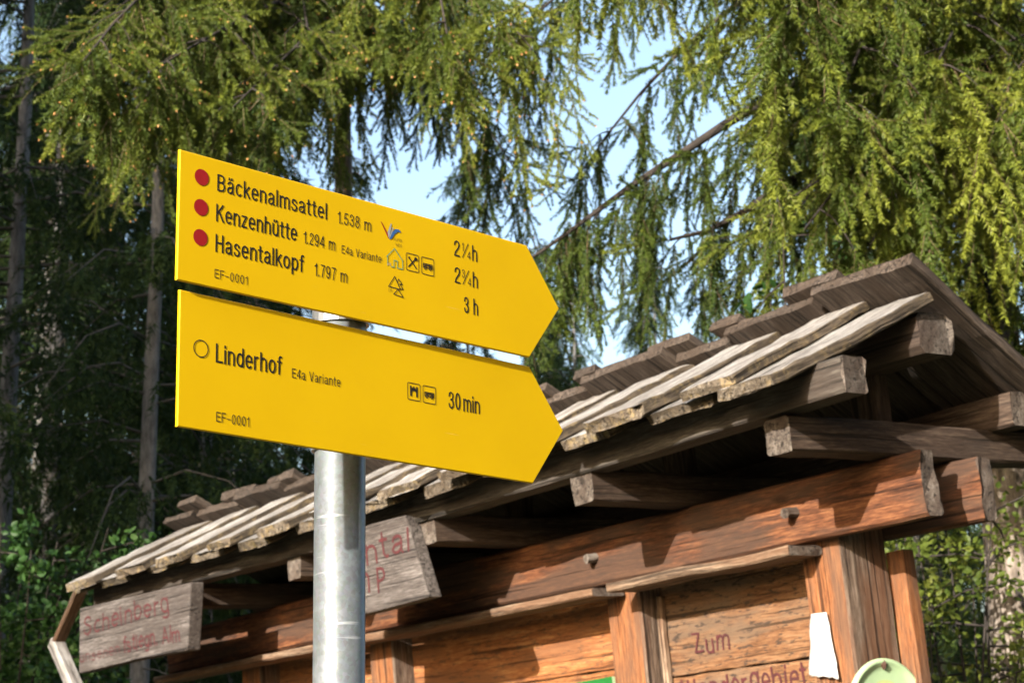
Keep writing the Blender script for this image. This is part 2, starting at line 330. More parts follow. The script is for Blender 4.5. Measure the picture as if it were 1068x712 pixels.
GL = {
 'a': (.47, _a), 'ä': (.47, _a + [_dot(.14, .90), _dot(.33, .90)]), 'b': (.48, [[(.05, 1), (.05, 0)], _bowl]), 'c': (.44, [E_(.24, .36, .20, .345, 48, 312, 16)]),
 'd': (.48, [[(.445, 1), (.445, 0)], _bowl]), 'e': (.47, [[(.05, .37), (.435, .37)] + E_(.24, .36, .20, .345, 5, 312, 18)]), 'f': (.27, [[(.28, .975), (.20, .995), (.145, .96), (.13, .86), (.13, 0)], [(.01, .68), (.26, .68)]]),
 'g': (.48, [[(.445, .71), (.445, -.10), (.41, -.21), (.31, -.275), (.19, -.27), (.08, -.20)], _bowl]), 'h': (.47, [[(.05, 1), (.05, 0)], _nar]), 'i': (.10, [[(.05, .71), (.05, 0)], _dot(.05, .92)]),
 'k': (.43, [[(.05, 1), (.05, 0)], [(.39, .71), (.06, .30)], [(.17, .43), (.43, 0)]]), 'l': (.10, [[(.05, 1), (.05, 0)]]),
 'm': (.76, [[(.05, .71), (.05, 0)], [(.05, .42)] + E_(.22, .49, .165, .215, 170, 0, 10) + [(.385, 0)], [(.385, .42)] + E_(.55, .49, .165, .215, 170, 0, 10) + [(.715, 0)]]),
 'n': (.47, [[(.05, .71), (.05, 0)], _nar]), 'o': (.49, [_bowl]), 'p': (.48, [[(.05, .71), (.05, -.27)], _bowl]), 'r': (.29, [[(.05, .71), (.05, 0)], [(.05, .42)] + E_(.24, .47, .19, .225, 170, 85, 6)]), 's': (.42, _s),
 't': (.28, [[(.13, .92), (.13, .14), (.155, .04), (.21, .005), (.28, .015)], [(.01, .68), (.27, .68)]]), 'u': (.47, [[(.43, .71), (.43, 0)], [(.05, .71)] + E_(.24, .235, .19, .23, 180, 350, 12)]),
 'v': (.42, [[(.02, .71), (.21, 0), (.40, .71)]]), 'z': (.41, [[(.04, .68), (.36, .68), (.04, .03), (.38, .03)]]),
 'A': (.58, [[(.01, 0), (.29, 1), (.57, 0)], [(.11, .34), (.47, .34)]]), 'B': (.56, [[(.05, .5), (.05, .98), (.28, .98), (.42, .93), (.47, .78), (.44, .62), (.32, .53), (.05, .53)], [(.05, .98), (.05, .02), (.30, .02), (.45, .08), (.51, .27), (.46, .45), (.32, .53)]]),
 'D': (.56, [[(.05, .98), (.05, .02), (.28, .03), (.43, .14), (.51, .36), (.51, .64), (.43, .86), (.28, .97), (.05, .98)]]), 'E': (.50, [[(.48, .97), (.05, .97), (.05, .03), (.49, .03)], [(.05, .53), (.44, .53)]]), 'F': (.47, [[(.47, .97), (.05, .97), (.05, 0)], [(.05, .52), (.42, .52)]]),
 'G': (.60, [E_(.30, .5, .26, .49, 45, 350, 18) + [(.56, .45), (.33, .45)]]), 'H': (.56, [[(.05, 1), (.05, 0)], [(.51, 1), (.51, 0)], [(.05, .53), (.51, .53)]]), 'K': (.55, [[(.05, 1), (.05, 0)], [(.50, 1), (.06, .42)], [(.20, .60), (.54, 0)]]),
 'L': (.44, [[(.05, 1), (.05, .03), (.44, .03)]]), 'N': (.56, [[(.05, 0), (.05, 1), (.51, 0), (.51, 1)]]), 'O': (.62, [E_(.31, .5, .26, .49, 0, 360, 24)]), 'P': (.52, [[(.05, 0), (.05, .97), (.30, .97), (.44, .90), (.48, .72), (.44, .54), (.30, .47), (.05, .47)]]),
 'R': (.55, [[(.05, 0), (.05, .97), (.32, .97), (.46, .90), (.49, .74), (.45, .58), (.32, .51), (.05, .51)], [(.30, .51), (.52, 0)]]), 'S': (.54, [[(.47, .76), (.42, .92), (.27, .985), (.12, .92), (.06, .76), (.11, .62), (.27, .53), (.44, .44), (.50, .27), (.44, .09), (.27, .01), (.10, .08), (.04, .27)]]),
 'V': (.56, [[(.02, 1), (.28, 0), (.54, 1)]]), 'W': (.82, [[(.02, 1), (.21, 0), (.41, .95), (.61, 0), (.80, 1)]]), 'Z': (.50, [[(.05, .97), (.45, .97), (.04, .03), (.47, .03)]]),
 '0': (.46, [E_(.23, .5, .185, .485, 0, 360, 22)]), '1': (.28, [[(.03, .76), (.13, .80), (.20, .90), (.22, .99), (.22, 0)]]), '2': (.46, [[(.05, .72), (.08, .90), (.22, .985), (.37, .92), (.41, .76), (.36, .58), (.12, .26), (.05, .04), (.42, .04)]]),
 '3': (.46, [[(.05, .74), (.09, .92), (.22, .985), (.36, .92), (.40, .76), (.35, .59), (.20, .53)], [(.20, .53), (.36, .46), (.42, .28), (.37, .09), (.22, .01), (.08, .08), (.04, .26)]]), '4': (.47, [[(.35, 0), (.35, .97), (.03, .27), (.46, .27)]]),
 '5': (.46, [[(.39, .96), (.11, .96), (.07, .50), (.21, .60), (.34, .56), (.41, .40), (.40, .18), (.31, .04), (.19, .01), (.07, .08), (.04, .22)]]), '7': (.45, [[(.04, .96), (.42, .96), (.26, .55), (.17, 0)]]),
 '8': (.46, [E_(.23, .755, .16, .23, 0, 360, 18), E_(.23, .27, .19, .26, 0, 360, 18)]), '9': (.46, [E_(.225, .67, .18, .315, 0, 360, 18), [(.405, .67), (.395, .32), (.33, .08), (.21, .01), (.09, .07), (.06, .20)]]),
 '.': (.11, [_dot(.05, .045)]), '-': (.42, [[(.03, .42), (.39, .42)]]), ' ': (.24, [])}
GL['ü'] = (.47, GL['u'][1] + [_dot(.14, .90), _dot(.34, .90)])
def text_mesh(body, x, z, width, cap, y, name, m, parent, bold=0.0, jitter=0.0, seed=0, thick=None, slope=0.0, stroke=None):
    """plain engineer's lettering drawn as strokes, fitted to a width and a cap height"""
    w = (stroke or (.088 + bold * 5)) * cap
    adv = 0; items = []
    for ch in body:
        gw, pl = GL[ch]; items.append((adv, pl)); adv += gw + .15
    tot = adv - .15; sx = (width - w) / tot; r = np.random.default_rng(seed); V = []; F = []; lay = []
    for gi, (a, pl) in enumerate(items):
        jz = r.normal(0, jitter) * cap; sh = r.normal(.0, jitter * 1.5) if jitter else 0; js = 1 + r.normal(0, jitter)
        for ln in pl:
            q = np.array([(w / 2 + (a + px) * sx, pz * cap * js + jz) for px, pz in ln]); q[:, 0] += q[:, 1] * sh
            if jitter: q += r.normal(0, jitter * .25, q.shape) * cap
            q[:, 1] += slope * q[:, 0]
            d = np.diff(q, axis=0); ln_ = np.linalg.norm(d, axis=1, keepdims=True); d = d / np.maximum(ln_, 1e-9)
            runs = [[0]]
            for i in range(1, len(q) - 1):
                if d[i - 1] @ d[i] < .55: runs[-1].append(i); runs.append([i])
                else: runs[-1].append(i)
            runs[-1].append(len(q) - 1)
            for run in runs:
                p = q[run].copy(); k = len(p)
                closed = np.allclose(p[0], p[-1]) and k > 4
                if not closed:
                    e0 = p[1] - p[0]; e1 = p[-1] - p[-2]; p[0] -= e0 / np.linalg.norm(e0) * w * .42; p[-1] += e1 / np.linalg.norm(e1) * w * .42
                t = np.gradient(p, axis=0)
                if closed: t[0] = t[-1] = p[1] - p[-2]
                t /= np.linalg.norm(t, axis=1, keepdims=True); nn = np.column_stack((-t[:, 1], t[:, 0])) * w / 2
                i0 = len(V); lv = len(lay) % 5
                for i in range(k): V.append((x + p[i, 0] - nn[i, 0], y - .00002 * lv, z + p[i, 1] - nn[i, 1])); V.append((x + p[i, 0] + nn[i, 0], y - .00002 * lv, z + p[i, 1] + nn[i, 1]))
                for i in range(k - 1): F.append((i0 + 2 * i, i0 + 2 * i + 2, i0 + 2 * i + 3, i0 + 2 * i + 1))
                lay.append(1)
    return flat(V, F, name, m, parent)
def flat(P, faces, name, m, parent, thick=0.0002):
    """thin printed shape in the parent's XZ plane, facing -Y, with a real (tiny) thickness"""
    P = np.asarray(P, float)
    me = bpy.data.meshes.new(name)
    me.from_pydata(P.tolist(), [], faces); me.materials.append(m); me.update()
    o = bpy.data.objects.new(name, me); COL.objects.link(o); o.parent = parent
    return o
def strokes(lines, w, y, name, m, parent, fills=()):
    """polylines of one width plus filled polygons, in XZ"""
    V = []; F = []
    for ln in lines:
        ln = [np.array(p, float) for p in ln]
        for a, b in zip(ln[:-1], ln[1:]):
            d = (b - a) / max(1e-9, np.linalg.norm(b - a)); nn = np.array((-d[1], d[0])) * w / 2; a2 = a - d * w * .45; b2 = b + d * w * .45
            i = len(V); V += [a2 - nn, b2 - nn, b2 + nn, a2 + nn]; F.append((i, i + 1, i + 2, i + 3))
    for pl in fills:
        i = len(V); V += [np.array(p, float) for p in pl]; F.append(tuple(range(i, i + len(pl))))
    V = np.array(V); P = np.column_stack((V[:, 0], y - 0.00002 * (np.arange(len(V)) // 4 % 5), V[:, 1]))
    return flat(P, F, name, m, parent)
def ring_pts(x, z, r, n=28): return [(x + r * math.cos(2 * math.pi * i / n), z + r * math.sin(2 * math.pi * i / n)) for i in range(n)]
def rbox(x0, z0, x1, z1, r=0.0018):
    P = []
    for cxx, czz, a0 in ((x1 - r, z1 - r, 0), (x0 + r, z1 - r, 90), (x0 + r, z0 + r, 180), (x1 - r, z0 + r, 270)):
        for k in range(4): a = R(a0 + 30 * k); P.append((cxx + r * math.cos(a), czz + r * math.sin(a)))
    return P + [P[0]]

# ------------------------------------------------------------------ ground
def sheet():
    n = 60; xs = np.linspace(-1, 1, n + 1); xs = np.sign(xs) * np.abs(xs) ** 2.2 * 900
    V = []; F = []
    for j in range(n + 1):
        for i in range(n + 1):
            x, y = xs[i], xs[j]; d = math.hypot(x, y)
            V.append((x, y, min(d, 40) / 40 * 0.12 * (math.sin(x * .7) * math.cos(y * .6)) - 0.02))
    for j in range(n):
        for i in range(n): a = j * (n + 1) + i; F.append((a, a + 1, a + n + 2, a + n + 1))
    me = bpy.data.meshes.new('ground'); me.from_pydata(V, [], F); me.materials.append(M['ground'])
    me.polygons.foreach_set('use_smooth', [True] * len(F))
    o = bpy.data.objects.new('ground', me); COL.objects.link(o); tag(o, kind='structure')
sheet()

# ================================================================== SIGNPOST
post = empty('signpost', (-0.1945, 2.06, 0), 'galvanized steel signpost carrying two yellow arrow-shaped hiking signs', 'signpost')
def tube(name, r, z0, z1, m, parent, n=48, cap=True):
    V = []; F = []
    zs = [z0, z1 - 0.004, z1]; rs = [r, r, r - 0.004]
    for z, rr in zip(zs, rs):
        for i in range(n): a = 2 * math.pi * i / n; V.append((rr * math.cos(a), rr * math.sin(a), z))
    for k in range(2):
        for i in range(n): j = (i + 1) % n; F.append((k * n + i, k * n + j, (k + 1) * n + j, (k + 1) * n + i))
    F.append(tuple(2 * n + i for i in range(n)))
    me = bpy.data.meshes.new(name); me.from_pydata(V, [], F); me.materials.append(m)
    me.polygons.foreach_set('use_smooth', [True] * (2 * n) + [False])
    o = bpy.data.objects.new(name, me); COL.objects.link(o); o.parent = parent; return o
tube('pole', 0.0285, -0.3, 2.215, M['galv'], post)

def direction_panel(P0, yaw, tilt, lean, L, H, tip, label, sc=1.0):
    """arrow board; local X along the board, Z up, -Y is the printed face, origin at its top left corner"""
    th = 0.0042
    poly = [(0, 0), (0, -H), (L, -H), (L + tip, -H / 2), (L, 0)]
    V = []; F = []
    bev = 0.0009
    c = np.array([(0.25, -H / 2)] * 5); pin = np.array(poly)
    # inset ring for a rounded edge on both faces
    ins = np.array([(bev, -bev), (bev, -H + bev), (L - bev * .6, -H + bev), (L + tip - bev * 1.2, -H / 2), (L - bev * .6, -bev)])
    rings = [(ins, 0.0), (pin, bev), (pin, th - bev), (ins, th)]
    for pts, y in rings:
        for p in pts: V.append((p[0], y, p[1]))
    F.append((0, 1, 2, 3, 4)); F.append((19, 18, 17, 16, 15))
    for k in range(3):
        for i in range(5): j = (i + 1) % 5; F.append((k * 5 + j, k * 5 + i, (k + 1) * 5 + i, (k + 1) * 5 + j))
    me = bpy.data.meshes.new('direction_panel'); me.from_pydata(V, [], F); me.materials.append(M['yellow']); me.update()
    o = bpy.data.objects.new('direction_panel', me); COL.objects.link(o); o.parent = post; o['label'] = label
    d = Vector((math.sin(yaw) * math.cos(tilt), math.cos(yaw) * math.cos(tilt), math.sin(tilt)))
    n = d.cross(Vector((0, 0, 1))).normalized(); e0 = n.cross(d)
    e = math.cos(lean) * e0 + math.sin(lean) * n; nn = d.cross(e).normalized() * 1.0   # nn faces the viewer
    y = -nn
    loc = Vector(P0) - Vector(post.location)
    o.matrix_local = Matrix(((d.x, y.x, e.x, loc.x), (d.y, y.y, e.y, loc.y), (d.z, y.z, e.z, loc.z), (0, 0, 0, 1))) @ Matrix.Scale(sc, 4)
    # bracket behind the board
    return o
Y = -0.0004
up = direction_panel((-0.334, 1.796, 2.253), 0.790, -0.004, -0.010, 0.498, 0.138, 0.053, 'upper yellow arrow panel with three red dots and three destinations')
lo = direction_panel((-0.3321, 1.8063, 2.1081), 0.784, -0.006, -0.020, 0.505, 0.142, 0.055, 'lower yellow arrow panel with an empty ring and the name Linderhof', .9885)
BK = M['black']
for i, (s, x, z, w, h, b) in enumerate((
    ('Bäckenalmsattel', .0456, -.0335, .1462, .0172, .004), ('1.538 m', .2055, -.0343, .0487, .0132, 0),
    ('Kenzenhütte', .0449, -.0663, .1059, .0174, .004), ('1.294 m', .1588, -.0668, .0443, .0128, 0), ('E4a Variante', .2113, -.0675, .0574, .0088, .001),
    ('Hasentalkopf', .0448, -.0990, .1152, .0176, .004), ('1.797 m', .1738, -.0998, .0463, .0135, 0), ('EF-0001', .0448, -.1272, .0424, .0090, .001),
    ('3 h', .3922, -.1016, .0232, .0182, .002))):
    text_mesh(s, x, z, w, h, Y, 'lettering', BK, up, bold=b)
def fraction(par, x, z, whole, num, den):
    text_mesh(whole, x, z, .0105, .0184, Y, 'lettering', BK, par, bold=.002)
    text_mesh(num, x + (.0122 if num != '1' else .0132), z + .0085, .0052 if num != '1' else .0030, .0095, Y, 'lettering', BK, par)
    text_mesh(den, x + .0212, z + .0002, .0058, .0092, Y, 'lettering', BK, par)
    strokes([[(x + .0140, z + .0005), (x + .0232, z + .0180)]], .0011, Y, 'lettering', BK, par)
    text_mesh('h', x + .0287, z, .0093, .0178, Y, 'lettering', BK, par, bold=.002)
fraction(up, .3775, -.0368, '2', '1', '4'); fraction(up, .3777, -.0689, '2', '3', '4')
for z in (-.0240, -.0564, -.0885):
    strokes([], .001, Y, 'route_dot', M['red'], up, fills=[ring_pts(.0270, z, .0088)])
# winged logo
strokes([], .001, Y, 'wing_logo', M['red'], up, fills=[[(.2672, -.0195), (.2690, -.0200), (.2800, -.0345), (.2790, -.0375)]])
strokes([], .001, Y - .00005, 'wing_logo', M['silver'], up, fills=[[(.2790, -.0365), (.2775, -.0300), (.2825, -.0185), (.2835, -.0195), (.2810, -.0330)], [(.2798, -.0368), (.2850, -.0230), (.2862, -.0240), (.2815, -.0370)]])
strokes([], .001, Y - .0001, 'wing_logo', M['blue'], up, fills=[[(.2800, -.0380), (.2845, -.0285), (.2890, -.0240), (.2945, -.0235), (.2975, -.0265), (.2925, -.0265), (.2880, -.0300), (.2835, -.0365)]])
text_mesh('ALPEN', .287, -.0375, .012, .0032, Y, 'lettering', BK, up); text_mesh('WEG', .289, -.0435, .010, .0032, Y, 'lettering', BK, up)
# hut outline
strokes([[(.2775, -.0685), (.2775, -.0585), (.2762, -.0585), (.2876, -.0472), (.2995, -.0590), (.2995, -.0690), (.2918, -.0690), (.2918, -.0610), (.2868, -.0610), (.2868, -.0690), (.2822, -.0690)]], .0010, Y, 'hut_pictogram', M['teal'], up)
text_mesh('DAV', .2768, -.0680, .0055, .0030, Y, 'lettering', M['silver'], up)
def framed(par, x0, z0, x1, z1): strokes([rbox(x0, z0, x1, z1)], .0008, Y, 'pictogram_frame', BK, par)
framed(up, .3049, -.0682, .3236, -.0483); framed(up, .3280, -.0680, .3467, -.0483)
strokes([[(.3085, -.0638), (.3195, -.0525)], [(.3090, -.0530), (.3198, -.0640)]], .0015, Y, 'cutlery_pictogram', BK, up, fills=[ring_pts(.3192, -.0532, .0023, 10), [(.3075, -.0535), (.3095, -.0515), (.3115, -.0550), (.3108, -.0560)]])
def bus(par, x, z):
    strokes([[(x, z + .0062), (x + .0135, z + .0062), (x + .0135, z + .0020), (x, z + .0020), (x, z + .0062)], [(x + .0006, z + .0044), (x + .013, z + .0044)], [(x + .0045, z + .0060), (x + .0045, z + .0044)], [(x + .009, z + .0060), (x + .009, z + .0044)],
             ring_pts(x + .0030, z + .0016, .0019, 12) + [ring_pts(x + .0030, z + .0016, .0019, 12)[0]], ring_pts(x + .0105, z + .0016, .0019, 12) + [ring_pts(x + .0105, z + .0016, .0019, 12)[0]]], .0010, Y, 'bus_pictogram', BK, par)
bus(up, .3306, -.0618)
# fir trees
strokes([[(.2786, -.0925), (.2876, -.0795), (.2960, -.0930), (.2786, -.0925)], [(.2915, -.0855), (.2935, -.0815), (.2985, -.0868), (.2950, -.0868), (.3000, -.0920), (.2960, -.0925)], [(.2862, -.1000), (.2925, -.0935), (.3000, -.1015), (.2862, -.1000)]], .0010, Y, 'fir_tree_pictogram', BK, up)
text_mesh('OK', .2780, -.0985, .0060, .0042, Y, 'lettering', BK, up, bold=-.006)
# lower panel
for (s, x, z, w, h, b) in (('Linderhof', .0443, -.0685, .0860, .0188, .004), ('E4a Variante', .1434, -.0697, .0672, .0100, .001), ('EF-0001', .0463, -.1305, .0426, .0098, .001), ('30', .3695, -.0700, .0200, .0189, .002), ('min', .3925, -.0700, .0277, .0189, .002)):
    text_mesh(s, x, z, w, h, Y, 'lettering', BK, lo, bold=b)
rp = ring_pts(.0267, -.0578, .0088); strokes([rp + [rp[0]]], .0011, Y, 'route_ring', BK, lo)
framed(lo, .3077, -.0690, .3266, -.0497); framed(lo, .3310, -.0692, .3504, -.0497)
strokes([], .001, Y, 'castle_pictogram', BK, lo, fills=[[(.3115, -.0648), (.3140, -.0648), (.3140, -.0560), (.3115, -.0545)], [(.3205, -.0650), (.3228, -.0650), (.3228, -.0545), (.3205, -.0560)],
        [(.3140, -.0600), (.3155, -.0585), (.3190, -.0585), (.3205, -.0600), (.3205, -.0560), (.3190, -.0548), (.3155, -.0548), (.3140, -.0560)], [(.3115, -.0546), (.3140, -.0562), (.3137, -.0530), (.3110, -.0530)], [(.3205, -.0562), (.3228, -.0546), (.3233, -.0530), (.3208, -.0530)], [(.3165, -.0549), (.3180, -.0549), (.3182, -.0532), (.3163, -.0532)]])
bus(lo, .3338, -.0632)
# clamps between pole and panels
def bracket(z, yaw):
    n = Vector((math.cos(yaw), -math.sin(yaw), 0)); t = Vector((math.sin(yaw), math.cos(yaw), 0))
    V = []; F = []
    nseg = 24; r0, r1 = 0.0290, 0.0325
    for k in range(nseg):
        a = 2 * math.pi * k / nseg
        for r, zz in ((r0, -.012), (r1, -.012), (r1, .012), (r0, .012)): V.append((r * math.cos(a), r * math.sin(a), z + zz))
    for k in range(nseg):
        j = (k + 1) % nseg
        for q in range(4): q2 = (q + 1) % 4; F.append((k * 4 + q, k * 4 + q2, j * 4 + q2, j * 4 + q))
    i = len(V)
    for s in (-1, 1):
        for aa, bb in ((0.030, -.010), (0.0556, -.010), (0.0556, .010), (0.030, .010)):
            p = n * aa + t * (s * .012); V.append((p.x, p.y, z + bb))
            p = n * aa + t * (s * .016); V.append((p.x, p.y, z + bb))
        F += [(i, i + 2, i + 4, i + 6), (i + 1, i + 7, i + 5, i + 3), (i, i + 1, i + 3, i + 2), (i + 2, i + 3, i + 5, i + 4), (i + 4, i + 5, i + 7, i + 6)]; i += 8
    me = bpy.data.meshes.new('clamp'); me.from_pydata(V, [], F); me.materials.append(M['steel'])
    o = bpy.data.objects.new('clamp', me); COL.objects.link(o); o.parent = post
for z in (2.205, 2.145, 2.065, 2.0): bracket(z, 0.786)

# ================================================================== SHELTER
U = Vector((-0.6055, 0.7953, -0.0297)).normalized(); Vv = Vector((0.793, 0.6061, 0.0613)); Vv = (Vv - U * Vv.dot(U)).normalized(); Wd = (-U).cross(Vv)
O = Vector((0.993, 4.5329, 2.4325))
KM = Matrix(((-U.x, Vv.x, Wd.x, O.x), (-U.y, Vv.y, Wd.y, O.y), (-U.z, Vv.z, Wd.z, O.z), (0, 0, 0, 1)))
hut = empty('trail_board_shelter', (0, 0, 0), 'old weathered timber notice-board shelter with a plank roof, behind the signpost', 'shelter')
hut.matrix_world = KM
def K(u, v, w): return np.array((-u, v, w), float)
SX, SY, SZ = (1, 0, 0), (0, 1, 0), (0, 0, 1)
def part(name, mats, *tims, label=None, parent=None):
    mb = MB()
    for kw in tims: timber(mb, **kw)
    return mb.build(name, mats, parent or hut, label)
def T(a, b, side, wid, hei, **k): return dict(a=K(*a), b=K(*b), side=side, wid=wid, hei=hei, **k)

part('lintel_beam', [M['lintel'], M['endgrain']], T((0, .0275, -.0825), (4.02, .0275, -.0825), SY, .055, .165, seg=40, bow=.003, ch=.008, end=.003, end_slot=1, tint=.5), label='front lintel beam with sunlit reddish face')
part('lintel_beam', [M['lintel'], M['endgrain']], T((.015, .2625, -.0825), (4.0, .2625, -.0825), SY, .055, .165, seg=40, bow=.003, ch=.008, end=.003, end_slot=1, tint=.45), label='rear lintel beam')
for u0, u1 in ((.341, .486), (1.145, 1.292), (2.45, 2.60), (3.36, 3.51)):
    part('post', [M['post'], M['post_grey']], T(((u0 + u1) / 2, .145, -2.55), ((u0 + u1) / 2, .145, -.002), SX, u1 - u0, .176, seg=24, bow=.002, ch=.007, tint=.5, side_slot=1))
part('frame_stud', [M['post']], T((.318, .266, -2.5), (.327, .266, -.203), SX, .062, .050, seg=16, tint=.42))
for u in (.127, .868, 1.615, 2.39, 3.175):
    part('tie_beam', [M['beam'], M['endgrain']], T((u, -.353 + .0, .0455), (u + rng.normal(0, .005), .64, .0455), SX, .086, .087, seg=14, bow=.002, ch=.006, end_slot=1))
sagp = lambda u: -0.022 * np.sin(np.pi * np.clip(u, 0, 4) / 4.0)
part('eave_beam', [M['grey'], M['endgrain']], T((-.12, -.328, .142), (3.9, -.328, .142), SY, .085, .088, seg=30, bow=.002, end_slot=1, sag=sagp, tint=.4), label='grey eave beam along the front edge of the roof')
part('eave_beam', [M['beam'], M['endgrain']], T((0.0, .44, .126), (4.0, .44, .126), SY, .085, .09, seg=30, bow=.002, end_slot=1, sag=sagp), label='eave beam along the rear edge of the roof')
part('ridge_beam', [M['beam'], M['endgrain']], T((-.065, .045, .282), (4.0, .045, .282), SY, .135, .105, seg=30, bow=.002, ch=.016, end_slot=1, sag=sagp, tint=.4))
for u in (.21, .95, 1.72, 2.5): # struts carrying the ridge
    part('strut', [M['beam']], T((u, .09, .092), (u, .09, .25), SX, .10, .05, seg=4, sag=sagp))
# --- roof planks
wf = lambda v: .342 + .434 * v            # underside of the front slope
wb = lambda v: .397 - .56 * (v - .048)   # underside of the rear slope
th = .029
def slope_planks(front):
    mb = MB()
    r = np.random.default_rng(11 if front else 23)
    if front: lower = [(-.06, .19)]
    else: lower = [(-.085, .335)]
    u = lower[0][0] + lower[0][1]
    while u < (3.72 if front else 3.8):
        g = r.uniform(.10, .15) if front else r.uniform(.004, .02); w_ = r.uniform(.20, .26) if front else r.uniform(.20, .40)
        lower.append((u + g, min(w_, (3.90 if front else 3.95) - u - g))); u = u + g + w_
    def put(u0, wd, layer, k):
        um = u0 + wd / 2; dz = th * layer * (1.12 if front else 1.02) + r.normal(0, .002)
        sk = r.normal(0, .010) if not (k == 0 and layer == 0) else 0.03
        if front:
            vl = (-.462 if layer == 0 and k else -.503) + r.normal(0, .010); vu = .055 + r.normal(0, .010) - .03 * layer
            a = K(um + sk, vl, wf(vl) + th / 2 + dz); b = K(um - sk, vu, wf(vu) + th / 2 + dz)
            timber(mb, a, b, SX, wd, th * r.uniform(.85, 1.15), seg=12, bow=.0016, rough=.0018, end=.005, ch=.004, end_slot=1, tint=r.uniform(.4, .8) if layer else r.uniform(.2, .5), sag=sagp, side_slot=2)
        else:
            vu = -.018 + r.normal(0, .010) - .004 * layer; vl = .64 + r.normal(0, .02)
            if k == 0 and layer == 0: vu = -.045
            a = K(um - sk * .4, vu, wb(vu) + th / 2 + dz); b = K(um + sk * .4, vl, wb(vl) + th / 2 + dz)
            timber(mb, a, b, SX, wd, th * r.uniform(.9, 1.2), seg=12, bow=.002, rough=.0016, end=.002, ch=.004, end_slot=1, tint=r.uniform(.25, .75), sag=sagp)
    for k, (u0, wd) in enumerate(lower): put(u0, wd, 0, k)
    for k in range(len(lower) - 1):
        e0 = lower[k][0] + lower[k][1]; s1 = lower[k + 1][0]; mid = (e0 + s1) / 2; wd = (s1 - e0) + (r.uniform(.05, .10) if front else r.uniform(.08, .26))
        put(mid - wd / 2 + r.normal(0, .012), wd, 1, k)
    if front: return mb.build('roof_slope', [M['plank'], M['plank_end'], M['plank_side']], hut, 'front roof slope of bleached planks with lichen on their ends')
    return mb.build('roof_slope', [M['plank_shaded'], M['plank_shaded']], hut, 'rear roof slope whose shaded planks stick up past the ridge')
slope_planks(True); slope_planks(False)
# --- ledges under the lintel
part('ledge', [M['ledge'], M['endgrain']], T((.405, -.012, -.190), (1.135, -.012, -.190), SY, .125, .026, seg=12, bow=.002, end_slot=1, tint=.55))
part('ledge', [M['ledge'], M['endgrain']], T((1.20, -.012, -.193), (4.0, -.012, -.193), SY, .125, .026, seg=30, bow=.002, end_slot=1, tint=.55))
for u, w_ in ((.434, -.082), (1.255, -.085), (2.53, -.085)):
    mb = MB(); timber(mb, K(u, -.040, w_ - .004), K(u, .03, w_), SX, .027, .027, seg=4, ch=.009, tint=.6, end=.001); mb.build('wooden_peg', [M['endgrain']], hut)
# --- notice boards between the posts
def notice(u0, u1, m, label, rows, z0=-.168):
    mb = MB(); z = z0
    for h in rows:
        timber(mb, K(u0 - .004, .155, z - h / 2), K(u1 + .004, .155, z - h / 2), SY, .028, h - .004, seg=16, bow=.001, ch=.003); z -= h
    return mb.build('notice_board', [m], hut, label)
nb1 = notice(.486, 1.145, M['panel'], 'notice board of flecked boards with carved red words', (.285, .24, .24, .24, .24))
nb2 = notice(1.292, 2.45, M['panel2'], 'plain warm orange notice board', (.236, .17, .22, .24, .24))
nb3 = notice(2.60, 3.36, M['panel2'], 'left notice board in the shade', (.235, .22, .24, .24, .24))
for u0, u1, w0 in ((1.292, 1.312, -.2),(1.125,1.145,-.2)):
    part('board_trim', [M['ledge']], T(((u0 + u1) / 2, .128, -1.4), ((u0 + u1) / 2, .128, w0 - .02), SX, u1 - u0, .026, seg=10, tint=.8))
text_mesh('Zum', -1.024, -.398, .150, .054, .1390, 'carved_lettering', M['carve'], nb1, jitter=.05, seed=3, stroke=.125)
text_mesh('Wandergebiet', -1.092, -.526, .50, .062, .1385, 'carved_lettering', M['carve'], nb1, jitter=.05, seed=5, stroke=.125)
mb = MB()
for k in range(5): timber(mb, K(.49, .222, -.28 - .24 * k), K(3.36, .222, -.28 - .24 * k), SY, .022, .234, seg=20, ch=.003)
mb.build('back_boarding', [M['beam']], hut)

# --- boards hanging from the eaves
def hanging_board(name, poly, vfront, thick, label, texts, group=None):
    root = bpy.data.objects.new(name, None)
    mb = MB()
    prism(mb, [(-p[0], p[1]) for p in poly], thick, (0, vfront, 0), (1, 0, 0), (0, 0, 1), (0, 1, 0))
    o = mb.build(name, [M['board'], M['board']]); o.matrix_world = KM
    tag(o, label, 'wooden sign', group)
    bv = o.modifiers.new('edge', 'BEVEL'); bv.width = .005; bv.segments = 2
    for (s, u, w_, wd, cap, sl, sd) in texts:
        text_mesh(s, -u, w_, wd, cap, vfront - .0012, 'carved_lettering', M['carve'], o, jitter=.06, seed=sd, slope=sl, stroke=.125)
    return o
hanging_board('wooden_sign_board', [(3.929, -.159), (3.902, .092), (3.45, .082), (2.975, .072), (3.026, -.163), (3.45, -.154)], -.43, .055,
              'grey wooden board with red carved words Scheinberg, at the far left end of the eaves',
              [('Scheinberg', 3.873, -.018, .73, .066, .012, 1), ('unsenen', 3.915, -.118, .36, .036, .002, 2), ('fstiegn. Alm', 3.53, -.118, .46, .058, .004, 7)])
hanging_board('wooden_sign_board', [(2.197, -.165), (2.166, .109), (1.655, .099), (1.56, -.160), (1.85, -.168)], -.40, .05,
              'grey wooden board with slanted end hanging from the eaves beside the steel pole',
              [('Reintal', 2.10, -.012, .465, .078, .0, 4), ('zum P', 2.05, -.100, .275, .076, .0, 6)])
part('end_slat', [M['ledge'], M['endgrain']], T((4.055, -.35, .185), (4.30, -.35, -.005), SY, .055, .022, seg=6, end_slot=1, tint=.3), label='upper dark slat at the far left end of the eaves')
